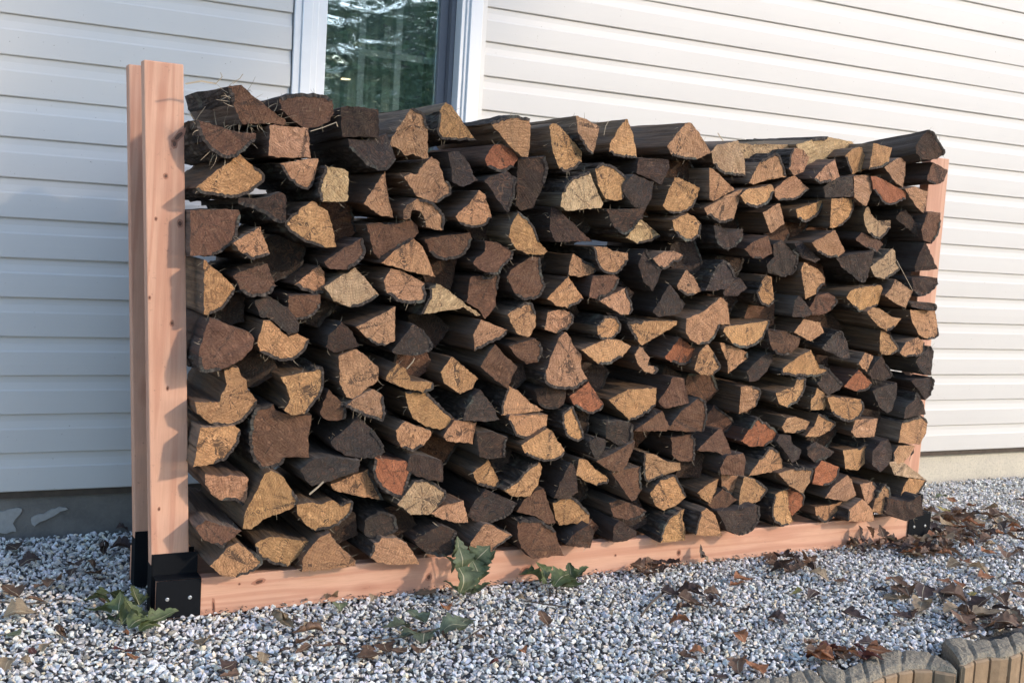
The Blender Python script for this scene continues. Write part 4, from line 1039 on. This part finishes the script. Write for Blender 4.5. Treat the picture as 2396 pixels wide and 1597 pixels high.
crop(0, 1200, 3.9217, 'on the gravel in front of the left black bracket', '1130,1250,m,230 1290,1260,d,170 1200,1320,o,170 1150,1110,o,130 1830,1200,t,260 1990,1150,d,150 2100,1400,d,240 2110,1500,b,220 2320,1320,t,120')
crop(600, 1200, 3.9217, 'on the gravel in front of the left half of the rail', '250,1000,t,420 510,1040,t,200 480,1100,b,330 690,780,t,160 760,860,g,180 260,1260,d,160 70,1330,t,200 960,1260,d,180 1040,1310,b,270 1070,780,t,110 1740,880,o,190 1560,720,t,220 1950,890,m,110 2150,1290,d,120 2180,1380,m,130 1420,1110,b,160 1720,1120,b,120 2060,1130,b,160 1100,1140,b,200')
crop(1200, 1200, 3.9217, 'on the gravel in front of the right half of the rail', '290,970,b,230 90,1270,o,130 60,790,t,130 1270,500,b,260 1200,560,b,180 1620,740,d,300 1690,850,b,240 1450,740,d,220 1540,1010,o,250 2110,610,o,210 2060,660,o,160 2080,1140,o,200 1690,1280,o,160 1600,1330,b,220 2140,890,d,170 2200,1420,o,260 2080,1400,b,260 1900,1510,d,180 1130,1220,d,90 760,560,b,90')
crop(1796, 1150, 3.508, 'in the leaf litter beside the right end of the rack', '1440,155,y,130 1520,65,o,110 1425,45,g,120 1665,105,o,130 1810,150,t,190 1770,230,y,90 1560,200,b,200 1600,250,b,240 1450,270,b,260 1690,300,b,170 1880,350,o,170 1980,220,b,200 2010,260,b,120 1400,355,t,170 1250,410,t,250 1530,350,b,240 1560,400,b,180 1350,500,b,220 1190,510,o,170 1300,480,d,200 1500,500,b,200 1470,450,b,160 1600,450,b,120 2060,490,d,170 1960,525,b,210 2080,80,b,150 1700,200,d,130 1850,230,b,130 1780,320,b,160 1580,160,b,130')
crop(1796, 1150, 3.508, 'in the loose patch of leaves above the concrete edging', '1520,600,t,150 1640,585,o,130 1740,660,t,230 1790,700,o,150 1560,760,o,140 1450,740,o,130 1110,800,b,220 1280,840,d,260 1450,860,d,220 1060,860,t,260 1250,960,t,330 1530,980,t,240 1690,850,y,150 1730,950,d,330 1820,1020,d,220 1960,1030,b,220 1790,1110,b,230 2060,1080,b,170 920,820,d,150 1640,1130,b,150 720,1030,d,260 1000,715,o,70 600,730,b,140 430,690,t,180 130,590,b,250 230,640,b,220 370,840,d,160 240,830,y,120 90,1060,d,200 30,1070,b,120 350,1250,b,200 530,1310,o,300 640,1330,b,260 770,1310,m,200 560,1370,d,160 430,1330,d,170 1660,1190,b,130 1900,1130,b,140')
crop(1796, 1150, 3.508, 'at the foot of the rail near its right end', '520,425,b,120 640,400,d,170 700,430,b,200 860,440,b,160 930,440,b,180 1000,400,d,140 1080,430,b,120 760,400,d,160')
def litter(n_, box, where, smin, smax, cols):
    for _ in range(n_):
        u, v = random.uniform(box[0], box[2]), random.uniform(box[1], box[3])
        if len(box) > 4 and random.random() > box[4]: continue
        leaf(u, v, random.choice(cols), random.uniform(smin, smax), lift=random.uniform(.008, .022), where=where)
litter(34, (2165, 1200, 2390, 1262), '', 38, 62, 'bbbdott'); litter(26, (2120, 1255, 2330, 1305), '', 36, 58, 'bbdot')
litter(16, (1985, 1262, 2150, 1286), '', 34, 48, 'bbdt'); litter(14, (2060, 1365, 2390, 1450), '', 45, 85, 'bdbtb'); litter(12, (2250, 1440, 2395, 1475), '', 40, 75, 'bbd')
litter(12, (1890, 1510, 2060, 1545), '', 40, 70, 'odbm'); litter(9, (1790, 1300, 1900, 1345), '', 34, 60, 'bbd'); litter(10, (1560, 1370, 1680, 1425), '', 34, 60, 'bd'); litter(10, (1470, 1315, 1580, 1345), '', 28, 50, 'bd')
litter(8, (700, 1500, 1000, 1530), '', 36, 60, 'bdb'); litter(8, (0, 1280, 280, 1420), '', 40, 60, 'bd')
for (u, v, c, sz, rz_) in ((2012, 1250, 'd', 42, .4), (2036, 1245, 'b', 34, 1.2), (2062, 1243, 'b', 32, -.5), (1998, 1262, 'b', 30, 2.0), (2085, 1258, 'd', 30, 2.6)):
    leaf(u, v, c, sz, yat=0.035, roll=(1.25, rz_ * .5, rz_), label=f"{LC[c][1]} leaf leaning on the right end of the rail, {['leftmost but one', 'middle', 'right of the middle', 'leftmost', 'rightmost'][int((2012, 2036, 2062, 1998, 2085).index(u))]} of five", group='leaves leaning on the rail')
leaf(1638, 1290, 'd', 34, yat=0.018, roll=(1.3, .3, .3), label='dark brown upright leaf leaning on the middle of the rail', group='leaves leaning on the rail')
leaf(1650, 1308, 't', 32, yat=0.012, roll=(1.0, -.3, 1.2), label='tan cupped leaf at the foot of the dark upright leaf', group='leaves leaning on the rail')

# tell the fallen leaves apart by what they lie beside
def px_of(o):
    q = Vector(o.location) - CAM; f = q.dot(FWD); return 1198 + FPX * q.dot(RIGHT) / f, 798.5 - FPX * q.dot(UP) / f
LA = {'the yellow leaf by the right bracket': (2204, 1194), 'the far right edge of the litter': (2390, 1240), 'the tan leaf below the right bracket': (2152, 1268), 'the left black bracket': (405, 1400), 'the oak sprig by the left post': (300, 1428), 'the upright oak sprig': (1090, 1350), 'the flat oak sprig': (975, 1468), 'the sprig along the rail': (1300, 1350), 'the angled grey twig': (1525, 1408),
      'the right black bracket': (2150, 1240), 'the humped edging block': (2120, 1530), 'the right raised edging block': (2320, 1500), 'the foundation at far left': (100, 1240), 'the upright leaf on the rail': (1638, 1290)}
def relabel():
    lv = [o for o in COL.objects if o.get('category') == 'leaf' and o.get('group') != 'leaves leaning on the rail']
    pp = {o.name: px_of(o) for o in lv}; seen = set(); RK = ['nearest', 'second', 'third', 'fourth', 'fifth', 'sixth', 'seventh', 'eighth', 'ninth', 'tenth', 'eleventh', 'twelfth', 'thirteenth', 'fourteenth', 'fifteenth', 'sixteenth', 'seventeenth', 'eighteenth', 'nineteenth', 'twentieth']
    for o in lv:
        c = pp[o.name]; colr = o['label'].split(' curled')[0]
        for nm in sorted(LA, key=lambda k: math.hypot(LA[k][0] - c[0], LA[k][1] - c[1])):
            s_ = sector(LA[nm], c); dd = math.hypot(LA[nm][0] - c[0], LA[nm][1] - c[1])
            rank = sum(1 for q in pp.values() if sector(LA[nm], q) == s_ and math.hypot(LA[nm][0] - q[0], LA[nm][1] - q[1]) < dd - 1e-6)
            if rank > 19: continue
            lab = f"{colr} fallen leaf, {RK[rank]} {DIRS[s_]} {nm}"
            if lab in seen: continue
            seen.add(lab); o['label'] = lab; break
# green oak sprigs
def sprig(u, v, label, items, stem, z=0.012, yat=None, tone=(0.115, 0.145, 0.055)):
    p = on_z(u, v, z) if yat is None else on_y(u, v, yat)
    root = tag(empty('oak_sprig', p), label, 'oak sprig', 'broken green oak sprigs by the rack')
    for (du, dv, px, rx, ry_, rz_, up_) in items:
        q = on_z(u + du, v + dv, z + up_) if yat is None else on_y(u + du, v + dv, yat - up_)
        d_ = (q - CAM).dot(FWD); size = px * d_ / FPX
        o = bpy.data.objects.new('leaf', random.choice(GRN)); COL.objects.link(o); o.parent = root
        o.location = q - p; o.scale = (size * 1.05, size * 1.05, size); o.rotation_euler = (rx, ry_, rz_)
        k = random.uniform(.75, 1.3); o.color = (*[x * k for x in tone], 1)
    vs, fs = [], []
    pts = [(on_z(u + a, v + b_, z + 0.008) if yat is None else on_y(u + a, v + b_, yat)) - p for a, b_ in stem]
    for i, q in enumerate(pts):
        for a in range(5): vs.append((q.x + 0.0018 * math.cos(a * 1.257), q.y + 0.0018 * math.sin(a * 1.257) * .5, q.z + 0.0018 * math.sin(a * 1.257)))
    for i in range(len(pts) - 1):
        for a in range(5): fs.append((i * 5 + a, i * 5 + (a + 1) % 5, (i + 1) * 5 + (a + 1) % 5, (i + 1) * 5 + a))
    mesh_obj('stem', vs, fs, M_TWIG, root)
sprig(300, 1428, 'green oak sprig on the gravel beside the left black bracket', [(-70, -18, 75, .2, .3, 1.3, .02), (-45, -30, 70, .5, .1, 2.2, .035), (15, -32, 62, .6, .2, .2, .04), (35, -18, 55, .2, -.5, -.9, .02), (-70, 5, 65, .3, .5, 1.7, .012), (-5, 10, 85, .4, .6, -.2, .02), (-30, 25, 60, .2, .2, 2.9, .01), (25, 30, 62, .3, .3, -1.0, .01), (80, 18, 78, .2, .4, -1.4, .016), (50, 40, 55, .1, .2, -1.2, .005), (5, -5, 50, .8, .1, .9, .05), (-20, -20, 55, .7, -.3, -.5, .04)], [(-60, 20), (-20, 8), (20, 10), (60, 25)])
sprig(1090, 1350, 'green oak sprig propped upright against the rail near its middle', [(-25, -70, 52, 1.5, .3, .5, .02), (-12, -42, 58, 1.4, -.2, .1, .035), (-42, -32, 50, 1.2, .2, 1.4, .02), (35, -50, 62, 1.35, .5, -.8, .02), (55, -38, 60, 1.2, .2, -1.3, .02), (20, -18, 60, 1.4, -.4, -.1, .035), (-22, 0, 84, 1.1, .1, .3, .05), (-30, 30, 62, .6, .2, 1.1, .05), (0, 36, 62, .5, -.2, 2.4, .05), (35, 30, 55, .5, .2, -1.8, .045)], [(0, 50), (-5, 0), (-18, -60), (-30, -92)], yat=-0.035, tone=(0.14, 0.175, 0.085))
sprig(1300, 1350, 'green oak sprig lying along the foot of the rail', [(-60, 5, 60, .4, .2, 1.4, .012), (-35, -12, 55, .9, .2, .5, .03), (-25, 18, 50, .3, -.2, 2.2, .012), (15, 5, 62, .5, .3, -1.0, .02), (35, -8, 58, .7, -.1, -.6, .03), (55, -6, 60, .4, .2, -1.5, .02), (40, 22, 58, .3, .2, -2.4, .01)], [(-50, 8), (0, 5), (50, 5)])
sprig(975, 1468, 'grey-green oak sprig lying flat on the open gravel', [(-50, 5, 75, .1, .15, 1.5, .006), (0, -22, 70, .2, -.1, .2, .01), (18, 25, 72, .1, .1, 2.8, .006), (-18, 22, 60, .1, .1, 1.9, .006), (85, 2, 70, .3, .2, -1.5, .01), (110, -8, 55, .3, .1, -.7, .01)], [(-90, 30), (-30, 20), (30, 5), (100, -5)], tone=(0.17, 0.20, 0.12))
# bark crumbs and dirt fallen along the rack
def crumbs(n_, x0, x1, y0, y1, label):
    vs, fs = [], []
    for _ in range(n_):
        x = random.uniform(x0, x1); y = y0 + (y1 - y0) * random.random() ** 1.8; p = rk(x, y, random.uniform(.006, .014)); s_ = random.uniform(.0015, .006)
        k = len(vs); a = random.uniform(0, 3.14); ca, sa = math.cos(a), math.sin(a)
        for dx, dy, dz in ((-1, -.4, 0), (1, -.35, .1), (.8, .4, .2), (-.9, .35, 0), (0, 0, .55)): vs.append((p.x + s_ * (dx * ca - dy * sa), p.y + s_ * (dx * sa + dy * ca), p.z + s_ * dz))
        fs += [(k, k + 1, k + 4), (k + 1, k + 2, k + 4), (k + 2, k + 3, k + 4), (k + 3, k, k + 4), (k, k + 3, k + 2, k + 1)]
    tag(mesh_obj('bark_crumbs', vs, fs, M_TWIG), label, 'bark crumbs', kind='stuff')
crumbs(700, 0.1, 2.6, -0.005, -0.22, 'bark crumbs and dirt fallen on the gravel along the front rail')
crumbs(350, -0.6, 2.9, -0.15, -0.75, 'sparse dark crumbs scattered over the open gravel')
# loose twigs
def twig(pts, r0, label):
    vs, fs = [], []; P = [on_z(u, v, 0.012) for u, v in pts]
    for q in P:
        for a in range(5): vs.append((q.x + r0 * math.cos(a * 1.257), q.y + r0 * .6 * math.sin(a * 1.257), q.z + r0 * math.sin(a * 1.257)))
    for i in range(len(P) - 1):
        for a in range(5): fs.append((i * 5 + a, i * 5 + (a + 1) % 5, (i + 1) * 5 + (a + 1) % 5, (i + 1) * 5 + a))
    tag(mesh_obj('twig', vs, fs, M_TWIG), label, 'twig', 'twigs on the gravel')
twig([(1500, 1440), (1525, 1408), (1552, 1385)], 0.0030, 'grey twig angled on the gravel in front of the rail')
twig([(1530, 1583), (1548, 1572), (1566, 1565)], 0.0022, 'thin dark twig near the bottom edge of the gravel')
twig([(1230, 1405), (1280, 1413), (1330, 1420)], 0.0018, 'thin dark stem on the gravel before the flat oak sprig')
twig([(0, 1407), (50, 1412), (105, 1410)], 0.0018, 'thin dark stem on the gravel at the far left')
twig([(1080, 1500), (1110, 1480), (1140, 1462)], 0.0018, 'thin stem beside the flat oak sprig')
# straw and hooked wire bits among the logs
def straw(pts, r0, y, name, label):
    vs, fs = [], []; P = [on_y(u, v, y) for u, v in pts]
    for q in P:
        for a in range(5): vs.append((q.x + r0 * math.cos(a * 1.257), q.y + r0 * .4 * math.sin(a * 1.257), q.z + r0 * math.sin(a * 1.257)))
    for i in range(len(P) - 1):
        for a in range(5): fs.append((i * 5 + a, i * 5 + (a + 1) % 5, (i + 1) * 5 + (a + 1) % 5, (i + 1) * 5 + a))
    tag(mesh_obj(name, vs, fs, M_FIB), label, 'stem', 'dry stems caught in the stack')
straw([(727, 307), (757, 298), (787, 286), (790, 296)], 0.0009, -0.06, 'dry_stem', 'pale hooked stem beside the dark block in the top row')
straw([(2098, 608), (2115, 640), (2136, 680)], 0.0010, -0.005, 'dry_stem', 'long pale stem beside the right column of logs')
straw([(435, 196), (470, 190), (505, 196)], 0.0022, -0.02, 'dry_stem', 'dark root strand on the topmost left log')
straw([(505, 196), (520, 180), (516, 170)], 0.0010, -0.03, 'dry_stem', 'upright root hair on the topmost left log')
straw([(545, 196), (562, 183), (568, 174)], 0.0010, -0.03, 'dry_stem', 'slanting root hair on the topmost left log')
straw([(1680, 312), (1688, 324), (1694, 332)], 0.0022, 0.1, 'dry_stem', 'short broken twig sticking up from the top row')
straw([(1413, 316), (1417, 296), (1424, 284)], 0.0010, -0.02, 'dry_stem', 'thin curved stem rising behind the small top triangle')
straw([(725, 1155), (745, 1138), (756, 1127)], 0.0022, -0.05, 'dry_stem', 'pale splinter above the slotted half-round log')
straw([(952, 862), (966, 846), (970, 838)], 0.0012, -0.06, 'dry_stem', 'pale broken stem above the cracked tan log mid-left')

# ------------------------------------------------------------------ concrete edging, bottom right
def edging(name, label, top, depth, face_px, zt):
    root = tag(empty(name, on_z(*top[0], zt)), label, 'edging block', 'scalloped concrete edging blocks'); o0 = root.location
    # top ribbon between the back edge and the front edge, both given along the block
    A = [on_z(u, v, zt) for u, v in top]; B = [on_z(u, v, zt) for u, v in face_px]
    def res(P, m):
        L_ = [0]
        for i in range(1, len(P)): L_.append(L_[-1] + (P[i] - P[i - 1]).length)
        out = []
        for k in range(m + 1):
            s_ = L_[-1] * k / m; j = max(i for i in range(len(L_)) if L_[i] <= s_ + 1e-9); j = min(j, len(P) - 2)
            out.append(P[j].lerp(P[j + 1], (s_ - L_[j]) / max(1e-9, L_[j + 1] - L_[j])))
        return out
    m = 36; A, B = res(A, m), res(B, m); q = 8; vs, fs = [], []
    for i in range(m + 1):
        for j in range(q + 1):
            p = A[i].lerp(B[i], j / q); e = min(j, q - j)
            hgt = (-0.010 if e == 0 else (-0.002 if e == 1 else 0)) - (0.0055 if i % 6 == 0 else 0)
            vs.append((p.x - o0.x, p.y - o0.y, hgt + 0.0035 * smoothn(p.x * 60, p.y * 60, 3) + 0.004 * smoothn(p.x * 14, p.y * 14, 5)))
    for i in range(m):
        for j in range(q):
            a = i * (q + 1) + j; fs.append((a, a + 1, a + q + 2, a + q + 1))
    # back skirt and ends down to the bed
    def skirt(idx):
        k0 = len(vs)
        for i in idx: vs.append((vs[i][0], vs[i][1], -depth))
        for k in range(len(idx) - 1): fs.append((idx[k], idx[k + 1], k0 + k + 1, k0 + k))
    skirt([i * (q + 1) for i in range(m + 1)]); skirt([j for j in range(q + 1)]); skirt([m * (q + 1) + j for j in range(q + 1)])
    skirt([i * (q + 1) + q for i in range(m + 1)])
    mesh_obj('top', vs, fs, M_EDGT, root)
    # ribbed face: upright ribs with deep joints between them
    nr = max(4, round(sum((B[i + 1] - B[i]).length for i in range(m)) / 0.056)); BB = res(B, nr)
    for k in range(nr):
        a, b_ = BB[k], BB[k + 1]; d_ = (b_ - a); out = Vector((d_.y, -d_.x, 0)).normalized()
        if out.dot(CAM - a) < 0: out = -out
        g_ = d_ * 0.04; p0, p1 = a + g_, b_ - g_
        vs2 = []
        for (pt, o_) in ((p0, -0.004), (p0.lerp(p1, .05), 0.0065), (p0.lerp(p1, .5), 0.0085), (p0.lerp(p1, .95), 0.0065), (p1, -0.004)):
            for z in (-0.012, -0.016, -0.14):
                w_ = out * (o_ if z < -0.013 else o_ - 0.004); vs2.append((pt.x + w_.x - o0.x, pt.y + w_.y - o0.y, z))
        fs2 = []
        for i in range(4):
            for j in range(2): a_ = i * 3 + j; fs2.append((a_, a_ + 3, a_ + 4, a_ + 1))
        fs2.append((0, 3, 6, 9, 12))
        mesh_obj('rib', vs2, fs2, M_EDGF, root)
    return root
def E_(l): return [(1796 + x / 3.508, 1150 + y / 3.508) for x, y in l]
edging('edging_block', 'scalloped concrete edging block with a humped grey top and tan ribbed face', E_([(410, 1400), (470, 1385), (600, 1430), (700, 1400), (900, 1290), (1150, 1265), (1330, 1290), (1430, 1345), (1530, 1410)]), 0.05, E_([(430, 1500), (560, 1560), (700, 1575), (850, 1520), (1000, 1455), (1160, 1420), (1290, 1412), (1420, 1430), (1560, 1455)]), 0.012)
edging('edging_block', 'raised concrete edging block at the right edge with a squared end', E_([(1440, 1190), (1560, 1165), (1700, 1195), (1900, 1180), (2000, 1150), (2110, 1110), (2300, 1040)]), 0.06, E_([(1600, 1390), (1700, 1340), (1800, 1320), (1950, 1325), (2050, 1290), (2110, 1260), (2330, 1170)]), 0.030)
edging('edging_block', 'low concrete edging block at the bottom edge left of the humped one', E_([(-420, 1600), (-200, 1530), (0, 1500), (150, 1490), (260, 1430), (330, 1420), (400, 1470)]), 0.05, E_([(-420, 1760), (-200, 1700), (0, 1640), (150, 1610), (300, 1600), (420, 1620), (500, 1580)]), 0.014)
for (u, v, c, px) in ((2300, 1575, 'o', 40), (2330, 1590, 'm', 45), (2265, 1592, 'b', 40), (2370, 1560, 'b', 50), (2385, 1590, 'o', 45), (2345, 1565, 'b', 40)):
    leaf(u, v, c, px, lift=-0.10, where='on the soil below the concrete edging')

relabel()
# ------------------------------------------------------------------ garden trees across the lawn (mirrored in the window)
def tree(x, y, h, rad, seed, label, tone, ncl=46, nlf=150, lo=0.58, hr=0.40, lean=None, tr=0.16):
    lean = lean or Vector((0, 0, 0))
    r_ = random.Random(seed); root = tag(empty('garden_tree', (x, y, -0.16)), label, 'tree', 'garden trees opposite the house')
    vs, fs = [], []
    for i in range(9):
        t = i / 8; rr_ = tr * (1 - .75 * t) * h / 5
        for a in range(8): vs.append((rr_ * math.cos(a * .785) + .15 * math.sin(t * 4 + seed) + lean.x * (1 - t), rr_ * math.sin(a * .785) + lean.y * (1 - t), t * h * .8))
    for i in range(8):
        for a in range(8): fs.append((i * 8 + a, i * 8 + (a + 1) % 8, (i + 1) * 8 + (a + 1) % 8, (i + 1) * 8 + a))
    mesh_obj('trunk', vs, fs, M_TWIG, root)
    vs, fs = [], []
    cl = [(Vector((r_.gauss(0, 1), r_.gauss(0, 1), r_.gauss(0, .8))).normalized() * r_.uniform(.35, 1)) for _ in range(ncl)]
    for c_ in cl:
        cc = Vector((c_.x * rad, c_.y * rad, h * lo + c_.z * h * hr)); cr = rad * r_.uniform(.18, .34)
        for _ in range(nlf):
            v = Vector((r_.gauss(0, 1), r_.gauss(0, 1), r_.gauss(0, 1))).normalized() * cr * r_.uniform(.5, 1); p = cc + v
            n_ = Vector((r_.gauss(0, 1), r_.gauss(0, 1), r_.gauss(0, 1) + .5)).normalized(); a_ = n_.orthogonal().normalized(); b_ = n_.cross(a_); s_ = r_.uniform(.05, .11)
            k = len(vs)
            for q in (a_ * s_, b_ * s_ * .6, -a_ * s_, -b_ * s_ * .6): vs.append(tuple(p + q))
            fs.append((k, k + 1, k + 2, k + 3))
    o = mesh_obj('crown', vs, fs, mat_plain('foliage%d' % seed, tone, 0.6, 0, .8, .5, 0), root); o['kind'] = 'stuff'
tree(4.9, -9.0, 4.6, 1.9, 1, 'broad green tree straight across from the window', (0.17, 0.24, 0.10))
tree(2.2, -11.0, 5.2, 1.9, 2, 'green tree left of the broad one across the lawn', (0.15, 0.22, 0.10))
tree(8.6, -13.0, 5.6, 2.2, 3, 'tall green tree furthest right across the lawn', (0.17, 0.22, 0.10))

tree(7.2 , -11.5, 5.4, 2.2, 4, 'dense dark green tree between the broad and the tall trees', (0.12, 0.17, 0.08))
tree(5.4, -14.5, 7.5, 2.8, 5, 'large tree rising behind the row across the lawn', (0.12, 0.17, 0.08))
tree(9.5, -17.0, 8.5, 3.2, 7, 'large dark tree far behind the tall right tree', (0.12, 0.17, 0.08))
# unseen tree added at right, its thin crown shaped to shade the upper left of the stack and wall
_s = Vector((0.10 * 0, 0, 0)); _h = Vector((sdir.x, sdir.y, 0)).normalized(); _e = Vector((-_h.y, _h.x, 0))
_p = _h * 8.3 + _e * 0.72
tree(_p.x, _p.y, 7.0, 0.70, 6, 'unseen leaning thin crowned tree added on the sunny side to shade the wall', (0.10, 0.13, 0.05), 30, 95, 0.875, 0.098, (-_e * 1.9), 0.05)
